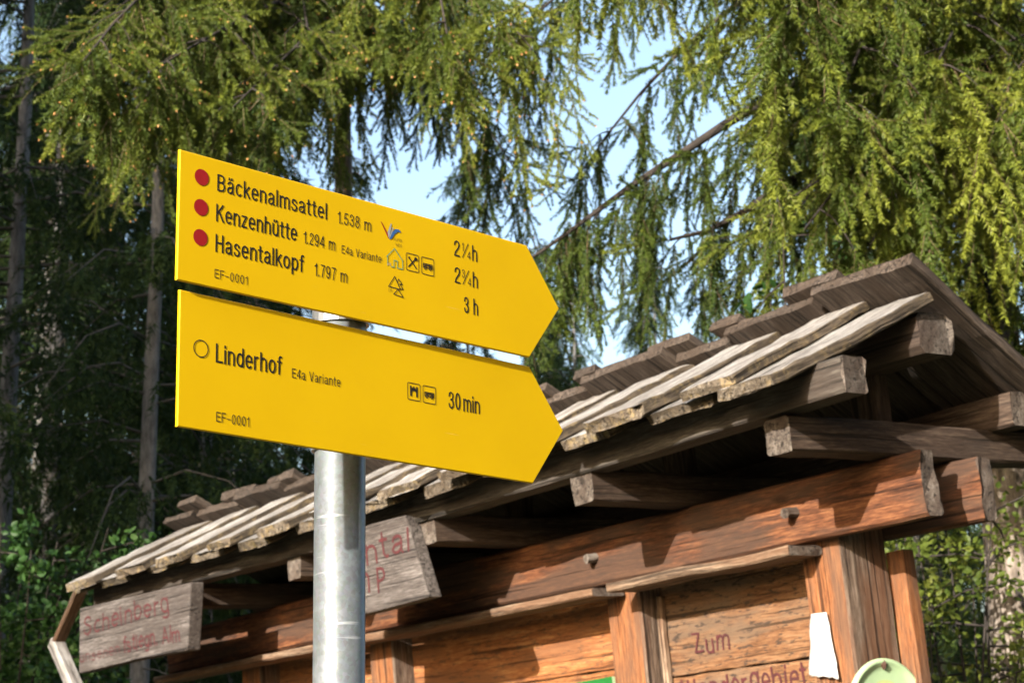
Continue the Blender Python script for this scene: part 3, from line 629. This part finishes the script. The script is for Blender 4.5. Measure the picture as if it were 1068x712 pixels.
part('end_slat', [M['plank'], M['endgrain']], T((4.31, -.352, .0), (4.02, -.352, -.33), SY, .055, .055, seg=6, end_slot=1, tint=.6), label='lower pale slat at the far left end of the eaves')

# --- white paper, enamel disc, green plate
def paper():
    nx, nz = 10, 22; V = []; F = []
    r = np.random.default_rng(4)
    TL, TR, BR, BL = np.array((.4655, -.347)), np.array((.408, -.349)), np.array((.388, -.523)), np.array((.496, -.506))
    for j in range(nz + 1):
        t = j / nz
        for i in range(nx + 1):
            s = i / nx
            p = (1 - t) * ((1 - s) * TL + s * TR) + t * ((1 - s) * BL + s * BR)
            if i == 0: p = p + np.array((.0012 * math.sin(9 * t), 0))
            if j == nz: p = p + np.array((0, r.normal(0, .0025)))
            yb = .047 - .006 * math.exp(-((s - .25 - .2 * t) / .06) ** 2) - .005 * t * s - .003 * abs(math.sin(6 * t + 2 * s)) + r.normal(0, .0005)
            V.append((-p[0], yb, p[1]))
    for j in range(nz):
        for i in range(nx): a = j * (nx + 1) + i; F.append((a, a + nx + 1, a + nx + 2, a + 1))
    me = bpy.data.meshes.new('paper_sheet'); me.from_pydata(V, [], F); me.materials.append(M['paper'])
    me.polygons.foreach_set('use_smooth', [True] * len(F))
    o = bpy.data.objects.new('paper_sheet', me); COL.objects.link(o); o.matrix_world = KM
    sm = o.modifiers.new('thickness', 'SOLIDIFY'); sm.thickness = .0006
    tag(o, 'crumpled white paper sheet pinned to the front of the right wooden post', 'paper')
paper()
def disc():
    root = empty('marker_disc', (0, 0, 0), 'round pale green metal disc nailed to the side of the right post', 'disc')
    root.matrix_world = KM @ Matrix.Translation((-.322, .131, -.632))
    # dished plate, axis along local +X (towards the near end)
    prof = [(0, .004), (.118, .004), (.134, .006), (.140, .012), (.146, .014), (.152, .010), (.1535, .003), (.151, 0), (0, 0)]
    n = 56; V = []; F = []; ms = []
    for r_, x_ in prof:
        for i in range(n):
            a = 2 * math.pi * i / n; V.append((x_, r_ * math.cos(a), r_ * math.sin(a)))
    for k in range(len(prof) - 1):
        for i in range(n):
            j = (i + 1) % n; F.append((k * n + i, (k + 1) * n + i, (k + 1) * n + j, k * n + j)); ms.append(1 if k == 0 else 0)
    me = bpy.data.meshes.new('plate'); me.from_pydata(V, [], F); me.materials.append(M['pale_green']); me.materials.append(M['pale_green'])
    me.polygons.foreach_set('use_smooth', [True] * len(F)); me.polygons.foreach_set('material_index', ms)
    o = bpy.data.objects.new('plate', me); COL.objects.link(o); o.parent = root
    # pale centre print and the square nail
    P = [(0.0046, .088 * math.cos(t), .010 + .088 * math.sin(t)) for t in np.linspace(0, 2 * math.pi, 40)[:-1]]
    me = bpy.data.meshes.new('centre_spot'); me.from_pydata(P, [], [tuple(range(len(P)))]); me.materials.append(M['yellow_green'])
    o = bpy.data.objects.new('centre_spot', me); COL.objects.link(o); o.parent = root
    zc = .137; s = .013
    V = [(.013, 0, zc + s), (.013, s * .8, zc), (.013, 0, zc - s), (.013, -s * .8, zc), (.018, 0, zc)]
    V += [(-.01, y, z) for (_, y, z) in V[:4]]
    F = [(0, 4, 1), (1, 4, 2), (2, 4, 3), (3, 4, 0)] + [(i, (i + 1) % 4, 5 + (i + 1) % 4, 5 + i) for i in range(4)]
    me = bpy.data.meshes.new('nail'); me.from_pydata(V, [], F); me.materials.append(M['rust'])
    o = bpy.data.objects.new('nail', me); COL.objects.link(o); o.parent = root
disc()
mb = MB(); prism(mb, [(-1.80, -.437), (-1.80, -.70), (-1.35, -.70), (-1.354, -.428)], .012, (0, .10, 0), (1, 0, 0), (0, 0, 1), (0, 1, 0))
o = mb.build('green_plate', [M['green'], M['pale_green']]); o.matrix_world = KM
tag(o, 'green metal plate on the orange notice board, only its top edge in view', 'plate')

# ================================================================== VEGETATION
def basis(d, roll):
    """rotation whose Z column is d (N,3), turned by roll (N,)"""
    d = d / np.linalg.norm(d, axis=1, keepdims=True)
    h = np.where(np.abs(d[:, 2:3]) > 0.95, np.array([[1., 0, 0]]), np.array([[0, 0, 1.]]))
    x = np.cross(h, d); x /= np.linalg.norm(x, axis=1, keepdims=True); y = np.cross(d, x)
    c, s = np.cos(roll)[:, None], np.sin(roll)[:, None]
    return np.stack((c * x + s * y, -s * x + c * y, d), axis=2)

def sprig(seed, L=.33, nside=5, nl=.021, nw=.0050, dens=740, buds=False, flatness=.35):
    """hanging branchlet: a stem and side shoots, each a bottle-brush of needles"""
    r = np.random.default_rng(seed); T_ = []; mi = []; tt = []
    shoots = [(np.zeros(3), np.array((0, 0, 1.)), L)]
    for k in range(nside):
        z = L * (.04 + .72 * k / nside); sgn = 1 if k % 2 else -1
        d = np.array((sgn * r.uniform(.22, .55), r.normal(0, flatness * .6), r.uniform(.8, 1.1))); d /= np.linalg.norm(d)
        shoots.append((np.array((0, 0, z)), d, (L - z) * r.uniform(.45, .75) + r.uniform(.015, .03)))
    for p, d, l in shoots:
        a = np.cross(d, (0.3, 1, .2)); a /= np.linalg.norm(a); b = np.cross(d, a)
        bend = a * r.normal(0, .10) + b * r.normal(0, .10)
        n = int(l * dens); s = r.uniform(.0, 1, n) * l; az = r.uniform(0, 6.283, n)
        rad = np.cos(az)[:, None] * a + np.sin(az)[:, None] * b
        dr = rad * .75 + d * r.uniform(.4, .9, (n, 1)); dr /= np.linalg.norm(dr, axis=1, keepdims=True)
        base = p + s[:, None] * d + (s[:, None] ** 2 / l) * bend; q = np.cross(dr, r.normal(0, 1, (n, 3))); q /= np.linalg.norm(q, axis=1, keepdims=True)
        ln = nl * r.uniform(.75, 1.2, (n, 1)) * np.clip((l - s) / .02 + .5, .5, 1)[:, None]
        T_.append(np.stack((base - q * nw / 2, base + q * nw / 2, base + dr * ln), 1)); mi += [0] * n; tt.append(np.repeat((s / l) ** 2 * .30, 3))
        w = .0014; e = p + d * l * .97 + bend * l
        for k in range(3):
            a0, a1 = 2.09 * k, 2.09 * (k + 1); o0 = (math.cos(a0) * a + math.sin(a0) * b) * w; o1 = (math.cos(a1) * a + math.sin(a1) * b) * w
            T_.append(np.array([[p + o0, p + o1, e]])); mi.append(1); tt.append(np.zeros(3))
        if buds and r.uniform() < .7:
            w = .0045; t0 = p + d * l + bend * l
            for k in range(3):
                a0, a1 = 2.09 * k, 2.09 * (k + 1); o0 = (math.cos(a0) * a + math.sin(a0) * b) * w; o1 = (math.cos(a1) * a + math.sin(a1) * b) * w
                T_.append(np.array([[t0 + o0, t0 + o1, t0 + d * .011]])); mi.append(2); tt.append(np.zeros(3))
    return np.concatenate(T_), np.array(mi), np.concatenate(tt)

def far_sprig(seed, L=.5, n=22, nl=.13, nw=.028):
    r = np.random.default_rng(seed); T_ = []
    for k in range(n):
        z = L * k / n; a = r.uniform(0, 6.283); d = np.array((math.cos(a) * .75, math.sin(a) * .75, r.uniform(.5, 1.1))); d /= np.linalg.norm(d)
        q = np.cross(d, r.normal(0, 1, 3)); q /= np.linalg.norm(q); b = np.array((0, 0, z)); ln = nl * r.uniform(.6, 1.2) * (1.1 - .5 * k / n)
        T_.append((b - q * nw / 2, b + q * nw / 2, b + d * ln))
    return np.array(T_), np.zeros(n, int), np.zeros(n * 3)

class Crown:
    def __init__(s): s.p = []; s.d = []; s.s = []; s.t = []
    def put(s, p, d, sc, t): s.p.append(p); s.d.append(d); s.s.append(sc); s.t.append(t)
    def mesh(s, name, temps, mats, seed=0):
        r = np.random.default_rng(seed); P = np.array(s.p); D = np.array(s.d); S = np.array(s.s); Tn = np.array(s.t)
        which = r.integers(0, len(temps), len(P)); VV = []; MI = []; TT = []
        B = basis(D, r.uniform(0, 6.283, len(P))) * S[:, None, None]
        for k, (tv, tm, tt) in enumerate(temps):
            ix = np.where(which == k)[0]
            if not len(ix): continue
            fl = tv.reshape(-1, 3)
            X = np.einsum('nij,kj->nki', B[ix], fl) + P[ix][:, None, :]
            VV.append(X.reshape(-1, 3)); MI.append(np.tile(tm, len(ix))); TT.append((Tn[ix][:, None] + tt[None, :]).ravel())
        V = np.concatenate(VV).astype(np.float32); MI = np.concatenate(MI).astype(np.int32); TT = np.clip(np.concatenate(TT), 0, 1).astype(np.float32)
        nv = len(V); nf = nv // 3
        me = bpy.data.meshes.new(name)
        me.vertices.add(nv); me.vertices.foreach_set('co', V.ravel())
        me.loops.add(nv); me.loops.foreach_set('vertex_index', np.arange(nv, dtype=np.int32))
        me.polygons.add(nf); me.polygons.foreach_set('loop_start', np.arange(0, nv, 3, dtype=np.int32))
        for m in mats: me.materials.append(m)
        me.polygons.foreach_set('material_index', MI)
        a = me.attributes.new('tint', 'FLOAT', 'POINT'); a.data.foreach_set('value', TT)
        me.update(calc_edges=True); return me

class Limbs:
    """tapered round limbs collected into one mesh"""
    def __init__(s): s.V = []; s.F = []; s.n = 0
    def add(s, pts, radii, n=8):
        pts = np.asarray(pts, float); k = len(pts)
        tg = np.gradient(pts, axis=0); tg /= np.linalg.norm(tg, axis=1, keepdims=True) + 1e-9
        ref = np.array((1., .2, .1)) if abs(tg[0][0]) < .8 else np.array((0, 1., .1))
        a = np.cross(tg, ref); a /= np.linalg.norm(a, axis=1, keepdims=True); b = np.cross(tg, a)
        th_ = np.arange(n) * 2 * np.pi / n
        ring = pts[:, None, :] + np.asarray(radii)[:, None, None] * (np.cos(th_)[None, :, None] * a[:, None, :] + np.sin(th_)[None, :, None] * b[:, None, :])
        s.V.append(ring.reshape(-1, 3))
        for i in range(k - 1):
            for j in range(n): j2 = (j + 1) % n; s.F.append((s.n + i * n + j, s.n + i * n + j2, s.n + (i + 1) * n + j2, s.n + (i + 1) * n + j))
        s.n += k * n
    def mesh(s, name, m):
        me = bpy.data.meshes.new(name); me.from_pydata(np.concatenate(s.V).tolist(), [], s.F); me.materials.append(m)
        me.polygons.foreach_set('use_smooth', [True] * len(me.polygons)); return me
def child(name, me, parent):
    o = bpy.data.objects.new(name, me); COL.objects.link(o); o.parent = parent; return o

NEAR = [sprig(s) for s in range(5)] + [sprig(9, nside=4, L=.30)]
BUDDED = [sprig(s + 40, buds=s < 3) for s in range(6)]
MID = [sprig(s + 20, L=.30, nside=6, nl=.022, nw=.0065, dens=230) for s in range(5)]
FAR = [far_sprig(s) for s in range(6)]

def bough(cr, lb, P0, P1, r, bulge=.12, r0=.022, fill=1.0, size=1.0, hang=.75, tint=(.35, .22), bare=.12, width=.5, chain=.45):
    """one bough from trunk point P0 to tip P1: limb, side branches, hanging sprigs"""
    P0 = np.array(P0, float); P1 = np.array(P1, float); Lh = np.linalg.norm(P1 - P0)
    ts = np.linspace(0, 1, 11); mid = np.array((0, 0, bulge * Lh)) + np.array((r.normal(0, .04), r.normal(0, .04), 0)) * Lh
    pt = lambda t: P0 + (P1 - P0) * t + mid * 4 * t * (1 - t)
    pts = np.array([pt(t) for t in ts]); pts[2:-1] += r.normal(0, .012, (len(pts) - 3, 3)) * (r0 > .03); lb.add(pts, r0 * (1 - ts * .86), 7)
    axis = (P1 - P0); axis[2] = 0; axis /= np.linalg.norm(axis) + 1e-9; perp = np.array((-axis[1], axis[0], 0))
    down = np.array((0, 0, -1.))
    bt = np.clip(r.normal(tint[0], tint[1] * .5), 0, 1)
    nb = int(Lh * 7.5 * fill)
    for k in range(nb):
        t = bare + (1 - bare) * (k + r.uniform(0, 1)) / nb; p = pt(t); sg = 1 if k % 2 else -1
        ls = (width * Lh * (1 - t) ** .8 + .12) * r.uniform(.5, 1.1)
        d = axis * r.uniform(.4, .8) + perp * sg * r.uniform(.5, 1) + down * r.uniform(.15, .5); d /= np.linalg.norm(d)
        q = [p + d * ls * s + down * .45 * ls * s * s for s in (0, .33, .66, 1)]
        lb.add(q, np.array((.006, .0045, .003, .0015)) * (.6 + ls), 4)
        ns = max(2, int(ls / .12 * fill)); ct = np.clip(bt + r.normal(0, tint[1] * .6), 0, 1)
        for m_ in range(ns):
            s = (m_ + r.uniform(.2, 1)) / ns; pp = p + d * ls * s + down * .45 * ls * s * s
            dd = down * (hang + r.uniform(0, .35)) + d * r.uniform(.0, .30) + r.normal(0, .10, 3)
            sc = size * r.uniform(.65, 1.2); tn = np.clip(ct + r.normal(0, .1), 0, .95); cr.put(pp, dd, sc, tn)
            for c_ in range(2):
                if r.uniform() < chain:
                    dd = dd / np.linalg.norm(dd); pp = pp + dd * .22 * sc; dd = dd * .7 + down * .5 + r.normal(0, .1, 3); sc *= r.uniform(.75, 1.0); cr.put(pp, dd, sc, np.clip(tn + .06, 0, .95))
        cr.put(q[-1], d + down * .3, size * r.uniform(.6, 1.0), np.clip(ct + .12, 0, 1))
    for k in range(int(Lh * 13 * fill)):
        t = bare + (1 - bare) * r.uniform(0, 1); cr.put(pt(t), down * .8 + axis * r.uniform(-.1, .4) + r.normal(0, .2, 3), size * r.uniform(.7, 1.2), np.clip(bt + r.normal(0, .1), 0, .95))
    cr.put(P1, axis + down * .2, size * .9, .6)

# --- large spruce on the right
def big_spruce(name, x, y, h, rad, main, label, seed, extra, m_bark='bark_pale', dead=40, temps=None):
    r = np.random.default_rng(seed); root = empty(name, (x, y, 0), label, 'tree')
    lb = Limbs(); cr = Crown(); cr2 = Crown()
    zs = np.linspace(-.2, h, 26)
    tp = np.column_stack((np.cumsum(r.normal(0, .006, 26)), np.cumsum(r.normal(0, .006, 26)), zs)); tp[:, :2] -= tp[6, :2]
    tr = Limbs(); tr.add(tp, rad * (1 - zs / h * .93).clip(.05, 1) + np.where(zs < .3, .06, 0), 16)
    base = np.array((x, y, 0.))
    for P0, P1, kw in main:
        bough(cr, lb, np.array(P0) - base, np.array(P1) - base, r, **kw)
    for z0, z1, n, Lb in extra:        # the rest of the crown, coarser
        for k in range(n):
            z = r.uniform(z0, z1); az = r.uniform(0, 6.283); L = Lb * r.uniform(.7, 1.1)
            bough(cr2, lb, (0, 0, z), (L * math.cos(az), L * math.sin(az), z - L * r.uniform(.3, .65)), r, fill=.55, size=1.15, r0=.018, width=.4)
    for k in range(dead):              # dead lower twigs
        z = r.uniform(1.0, 4.4); az = r.uniform(0, 6.283); L = r.uniform(.3, 1.1); d = np.array((math.cos(az), math.sin(az), -.25 + r.normal(0, .15)))
        lb.add([np.array((0, 0, z)) + d * L * s + np.array((0, 0, -.12 * s * s)) for s in (0, .35, .7, 1)], (.011, .008, .005, .002), 5)
    child('trunk', tr.mesh('trunk', M[m_bark]), root); child('limbs', lb.mesh('limbs', M['limb']), root)
    ms = [M['needle'], M['twig'], M['bud']]
    child('crown', cr.mesh('crown', temps or NEAR, ms, seed), root)
    if cr2.p: child('crown', cr2.mesh('crown', MID, ms, seed + 1), root)
    return root
A = (1.99, 7.5)
def ta(z): return (A[0], A[1], z)
D = dict(tint=(.42, .36), size=1.15, width=.38, fill=.72); DK = dict(tint=(.15, .12), width=.4, chain=.7)
big_spruce('spruce_tree', A[0], A[1], 15.0, .13, [
    (ta(5.05), (.05, 7.25, 3.72), dict(bulge=.02, r0=.040, fill=1.05, width=.27, tint=(.12, .12), chain=.85)),  # low tint paints shade into the needles of the rear boughs
    (ta(4.75), (.62, 6.95, 3.72), dict(bulge=-.05, r0=.042, fill=.70, width=.30, tint=(.12, .12), chain=.8)),
    (ta(4.55), (.95, 7.1, 3.25), dict(bulge=.04, r0=.02, fill=.7, width=.45, tint=(.2, .15))),
    (ta(5.9), (-.10, 7.6, 4.75), dict(tint=(.12, .12), width=.22, fill=.7, chain=.9)), (ta(5.4), (.30, 7.9, 4.30), dict(tint=(.12, .12), width=.22, fill=.6, chain=.9)),
    (ta(5.6), (.28, 5.75, 4.32), dict(tint=(.55, .25), size=1.1, width=.20, fill=.75)), (ta(5.7), (.66, 5.55, 4.40), dict(tint=(.5, .3), size=1.1, width=.26, fill=.75)), (ta(5.2), (.90, 5.60, 4.05), D),
    (ta(4.95), (1.05, 5.70, 3.72), D), (ta(4.85), (1.36, 5.60, 3.85), D), (ta(4.7), (1.66, 5.65, 3.75), D), (ta(4.5), (1.70, 6.1, 3.55), D),
    (ta(5.6), (1.55, 5.5, 4.35), D), (ta(5.4), (1.15, 5.55, 4.30), D), (ta(5.0), (2.0, 5.75, 3.95), D), (ta(4.3), (1.25, 6.6, 3.45), dict(tint=(.3, .2), fill=.8)),
    (ta(4.6), (.98, 6.0, 3.45), dict(tint=(.45, .25), fill=.8)),  
    (ta(3.9), (1.75, 6.75, 3.0), dict(tint=(.25, .2), fill=.6)), (ta(3.7), (2.0, 6.3, 2.85), dict(tint=(.3, .2), fill=.7)),
    ], 'large sunlit spruce with drooping boughs behind the right end of the shelter', 5, ((6.3, 8.5, 8, 1.8), (8.5, 14.5, 24, 1.4)))
Cc = (-.855, 9.2)
def tc_(z): return (Cc[0], Cc[1], z)
big_spruce('spruce_tree', Cc[0], Cc[1], 14.0, .065, [
    (tc_(6.0), (-1.50, 6.15, 4.16), dict(tint=(.5, .25), bulge=.06, width=.13)), (tc_(5.8), (-1.30, 6.3, 4.18), dict(tint=(.40, .25), bulge=.05, width=.18)),
    (tc_(5.7), (-1.02, 6.5, 4.12), dict(tint=(.36, .25), width=.2)), 
    (tc_(6.9), (-1.70, 6.2, 5.0), dict(tint=(.5, .25), width=.10, fill=.7)), (tc_(6.2), (-.22, 6.75, 4.44), dict(tint=(.6, .25), width=.17, fill=.8, chain=.7)),
    (tc_(6.2), (.10, 6.9, 4.50), dict(tint=(.6, .25), width=.16, fill=.8, chain=.7)),
    
    (tc_(5.7), (.02, 8.3, 4.50), dict(tint=(.12, .12), width=.22, chain=.9, fill=.8)),  # rear bough, shade again painted in by the low tint
    (tc_(6.1), (-.80, 7.2, 4.62), dict(tint=(.3, .2), width=.13, chain=.9, fill=.9)),
    (tc_(5.4), (-1.75, 8.0, 4.6), dict(tint=(.2, .15), width=.3)),
    ], 'spruce with orange-budded boughs hanging over the top left of the signs', 9, ((8.0, 9.5, 5, 1.2), (9.5, 13.5, 18, 1.0)), m_bark='bark', dead=0, temps=BUDDED)

# --- forest spruces (three builds, copied)
def forest_tree(seed, h, rad, crown_from, Lb, nb, dead):
    r = np.random.default_rng(seed); lb = Limbs(); cr = Crown(); tr = Limbs()
    zs = np.linspace(-.3, h, 18); tp = np.column_stack((np.cumsum(r.normal(0, .012, 18)), np.cumsum(r.normal(0, .012, 18)), zs))
    tr.add(tp, rad * (1 - zs / h * .92).clip(.06, 1), 12)
    for k in range(nb):
        f = r.uniform(0, 1) ** 1.15; z = crown_from + (h - crown_from) * f; L = (Lb * (1 - f) ** .8 + .25) * r.uniform(.65, 1.15); az = r.uniform(0, 6.283)
        dr = np.array((math.cos(az), math.sin(az), 0)); drop = r.uniform(.25, .6) * L
        pt = lambda t: np.array((0, 0, z)) + dr * L * t + np.array((0, 0, -drop * t ** 1.5 + .12 * L * math.sin(3.1 * t)))
        lb.add([pt(t) for t in (0, .3, .6, 1)], (.018, .013, .008, .003), 4)
        bt = r.uniform(.1, .8); pr = np.array((-dr[1], dr[0], 0))
        for m_ in range(int(6 + L * 13)):
            t = r.uniform(.12, 1); p = pt(t) + pr * r.normal(0, .20 * L * (1.1 - t)) + np.array((0, 0, -.03))
            cr.put(p, np.array((0, 0, -.8)) + dr * r.uniform(0, .6) + r.normal(0, .22, 3), r.uniform(.5, 1.0), np.clip(bt + r.normal(0, .15), 0, 1))
    for k in range(dead):
        z = r.uniform(.8, crown_from + 1); az = r.uniform(0, 6.283); L = r.uniform(.5, 1.7); d = np.array((math.cos(az), math.sin(az), r.uniform(-.5, .1)))
        lb.add([np.array((0, 0, z)) + d * L * s + np.array((0, 0, -.25 * s * s)) for s in (0, .35, .7, 1)], (.010, .007, .005, .002), 4)
    return tr.mesh('trunk', M['bark_grey']), lb.mesh('limbs', M['deadtwig']), cr.mesh('crown', FAR, [M['needle_shaded']], seed)
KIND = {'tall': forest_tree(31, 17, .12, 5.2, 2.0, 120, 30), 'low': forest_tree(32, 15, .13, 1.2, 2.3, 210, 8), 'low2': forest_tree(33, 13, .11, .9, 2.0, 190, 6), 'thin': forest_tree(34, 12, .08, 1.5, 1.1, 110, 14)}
def plant(kind, x, y, s, rot, label, group):
    root = empty('spruce_tree', (x, y, 0), label, 'tree', group); root.scale = (s, s, s); root.rotation_euler.z = rot
    for nm, me in zip(('trunk', 'limbs', 'crown'), KIND[kind]): child(nm, me, root)
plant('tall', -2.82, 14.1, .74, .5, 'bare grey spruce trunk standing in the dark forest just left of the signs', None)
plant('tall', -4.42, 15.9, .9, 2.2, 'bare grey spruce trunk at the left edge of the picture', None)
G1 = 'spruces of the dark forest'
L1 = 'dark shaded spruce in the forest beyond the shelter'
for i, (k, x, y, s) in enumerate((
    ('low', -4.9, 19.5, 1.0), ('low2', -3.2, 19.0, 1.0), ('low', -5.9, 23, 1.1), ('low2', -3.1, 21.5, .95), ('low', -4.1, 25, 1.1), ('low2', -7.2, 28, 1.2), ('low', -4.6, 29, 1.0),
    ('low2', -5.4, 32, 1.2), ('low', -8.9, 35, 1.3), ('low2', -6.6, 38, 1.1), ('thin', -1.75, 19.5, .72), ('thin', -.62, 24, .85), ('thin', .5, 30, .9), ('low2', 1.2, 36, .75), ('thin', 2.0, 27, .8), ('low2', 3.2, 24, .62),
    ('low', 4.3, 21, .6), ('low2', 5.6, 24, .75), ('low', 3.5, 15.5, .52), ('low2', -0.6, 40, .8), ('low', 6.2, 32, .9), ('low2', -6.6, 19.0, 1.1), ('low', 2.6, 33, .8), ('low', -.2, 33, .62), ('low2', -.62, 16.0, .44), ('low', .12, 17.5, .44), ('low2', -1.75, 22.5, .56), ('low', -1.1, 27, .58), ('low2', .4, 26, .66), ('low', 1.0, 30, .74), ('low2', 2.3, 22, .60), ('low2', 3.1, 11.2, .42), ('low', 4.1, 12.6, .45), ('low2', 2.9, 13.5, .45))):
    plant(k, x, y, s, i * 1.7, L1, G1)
# unseen forest beyond the left edge, placed to shade the left forest
G2 = 'unseen spruces beyond the left edge, placed for shade'
for i, (k, x, y, s) in enumerate((('low', -5.3, 12.2, 1.05), ('low2', -6.4, 9.6, 1.2), ('low', -7.6, 7.4, 1.1), ('low2', -8.9, 5.6, 1.3), ('low', -10.4, 3.8, 1.2), ('low', -8.2, 11.5, 1.2), ('low2', -10.8, 8.2, 1.35), ('low2', -12.6, 4.6, 1.35))):
    plant(k, x, y, s, i * 2.1, 'unseen tall spruce of the forest edge left of the picture, placed for shade', G2)

# unseen spruces added round the viewpoint to cut sky light, open towards the sun
G3 = 'unseen spruces added round the viewpoint'
for i, (deg, d, s) in enumerate(((40, 13, 1.1), (54, 11.5, 1.2), (67, 13, 1.3), (80, 11, 1.2), (93, 12.5, 1.3), (106, 11, 1.25), (119, 12.5, 1.3), (132, 11, 1.2), (145, 12.5, 1.35), (158, 11.5, 1.25), (171, 12.5, 1.3), (184, 12.5, 1.3),
                               (47, 17, 1.4), (86, 17, 1.5), (112, 17, 1.5), (138, 17.5, 1.5), (165, 17.5, 1.5), (244, 14.5, 1.3), (256, 13, 1.3), (268, 13.5, 1.3), (280, 14, 1.3))):
    plant('low' if i % 2 else 'low2', d * math.sin(R(deg)), d * math.cos(R(deg)), s, i * 1.3, 'unseen tall spruce added round the viewpoint to cut sky light', G3)
# --- broadleaf shrubs
def leaf_template(seed, L=.06, W=.036):
    r = np.random.default_rng(seed); f = .25; T_ = []
    pts = [(0, 0), (.25, .42), (.55, .5), (.8, .3), (1, 0)]
    for sg in (1, -1):
        for i in range(len(pts) - 1):
            a, b = pts[i], pts[i + 1]
            A_ = (sg * a[1] * W, -abs(a[1]) * W * f - .15 * L * a[0] ** 2, a[0] * L); B_ = (sg * b[1] * W, -abs(b[1]) * W * f - .15 * L * b[0] ** 2, b[0] * L)
            A0 = (0, -.15 * L * a[0] ** 2, a[0] * L); B0 = (0, -.15 * L * b[0] ** 2, b[0] * L)
            if i < len(pts) - 1: T_.append((A0, A_, B_))
            if i < len(pts) - 2 or True: T_.append((A0, B_, B0))
    T_ = np.array(T_); return T_, np.zeros(len(T_), int), np.zeros(len(T_) * 3)
LEAF = [leaf_template(s) for s in range(2)]
def shrub(name, x, y, stems, h, spread, label, seed, m='leaf', leaves=26, size=1.0, cat='shrub', from_h=.25, tint=(.45, .2), twigs=9, lean=(0, 0)):
    r = np.random.default_rng(seed); root = empty(name, (x, y, 0), label, cat); lb = Limbs(); cr = Crown()
    for k in range(stems):
        az = r.uniform(0, 6.283); hh = h * r.uniform(.75, 1.0); sp = spread * r.uniform(.3, 1)
        e = np.array((math.cos(az) * sp + lean[0], math.sin(az) * sp + lean[1], hh)); pt = lambda t: np.array((e[0] * t ** 1.4, e[1] * t ** 1.4, e[2] * t)) + np.array((.04 * math.sin(5 * t + k), .04 * math.cos(4 * t + k), 0))
        lb.add([pt(t) for t in np.linspace(0, 1, 8)], np.linspace(.014, .003, 8), 5); bt = np.clip(r.normal(tint[0], tint[1]), 0, 1)
        for j in range(twigs):
            t = from_h + (1 - from_h) * (j + r.uniform(0, 1)) / twigs; p = pt(t); a2 = r.uniform(0, 6.283); L = r.uniform(.25, .6) * (1.25 - t * .6)
            d = np.array((math.cos(a2), math.sin(a2), r.uniform(-.1, .5))); lb.add([p + d * L * s + np.array((0, 0, -.1 * s * s)) for s in (0, .5, 1)], (.005, .0035, .0015), 4)
            for q in range(leaves):
                s = r.uniform(.15, 1.05); pp = p + d * L * s + np.array((0, 0, -.1 * s * s)) + r.normal(0, .035, 3)
                cr.put(pp, d * .5 + r.normal(0, .6, 3) + np.array((0, 0, -.15)), size * r.uniform(.6, 1.25), np.clip(bt + r.normal(0, .18), 0, 1))
    child('stems', lb.mesh('stems', M['limb']), root); child('leaves', cr.mesh('leaves', LEAF, [M[m]], seed), root)
shrub('broadleaf_shrub', -2.5, 9.3, 12, 3.05, .6, 'bright green broadleaf shrub at the lower left beside the shelter', 51, leaves=85, size=.72, tint=(.5, .2), twigs=12)
shrub('broadleaf_shrub', -3.15, 10.8, 9, 3.1, .6, 'darker green broadleaf shrub behind the shrub at the lower left edge', 52, leaves=70, size=.75, tint=(.3, .2))
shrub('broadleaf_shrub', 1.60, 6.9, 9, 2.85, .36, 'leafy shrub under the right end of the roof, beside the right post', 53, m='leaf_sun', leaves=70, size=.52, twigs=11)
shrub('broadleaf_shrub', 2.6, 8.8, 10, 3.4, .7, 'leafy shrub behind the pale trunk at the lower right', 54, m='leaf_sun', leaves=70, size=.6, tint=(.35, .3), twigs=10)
shrub('young_broadleaf_tree', 1.0, 6.75, 3, 3.75, .22, 'thin young broadleaf tree with dark leaves rising behind the roof ridge', 55, m='leaf', leaves=16, size=.9, cat='tree', from_h=.78, tint=(.1, .1), twigs=8)
def sapling():
    root = empty('leafy_sapling', (-.672, 2.22, 0), 'sapling whose few bright green leaves poke in at the left edge', 'plant'); lb = Limbs(); cr = Crown()
    st = np.array([(0, 0, 0), (.01, 0, .6), (.0, .01, 1.2), (-.01, 0, 1.95)]); lb.add(st, (.007, .006, .004, .002), 6)
    for z, dx, dz, s in ((1.88, .055, -.012, 1.1), (1.815, .075, .004, 1.0), (1.845, .035, .0, .8), (1.75, .05, .0, .9), (1.92, -.05, .01, 1.), (1.86, -.06, .02, 1.1), (1.79, -.05, .0, 1.)):
        d = np.array((dx, -.012, dz)); b = np.array((-.005, 0, z)); lb.add([b, b + d * .35], (.0015, .001), 4); cr.put(b + d * .35, d, s * .62, .75)
    child('stem', lb.mesh('stem', M['twig']), root); child('leaves', cr.mesh('leaves', LEAF, [M['leaf']], 3), root)
sapling()
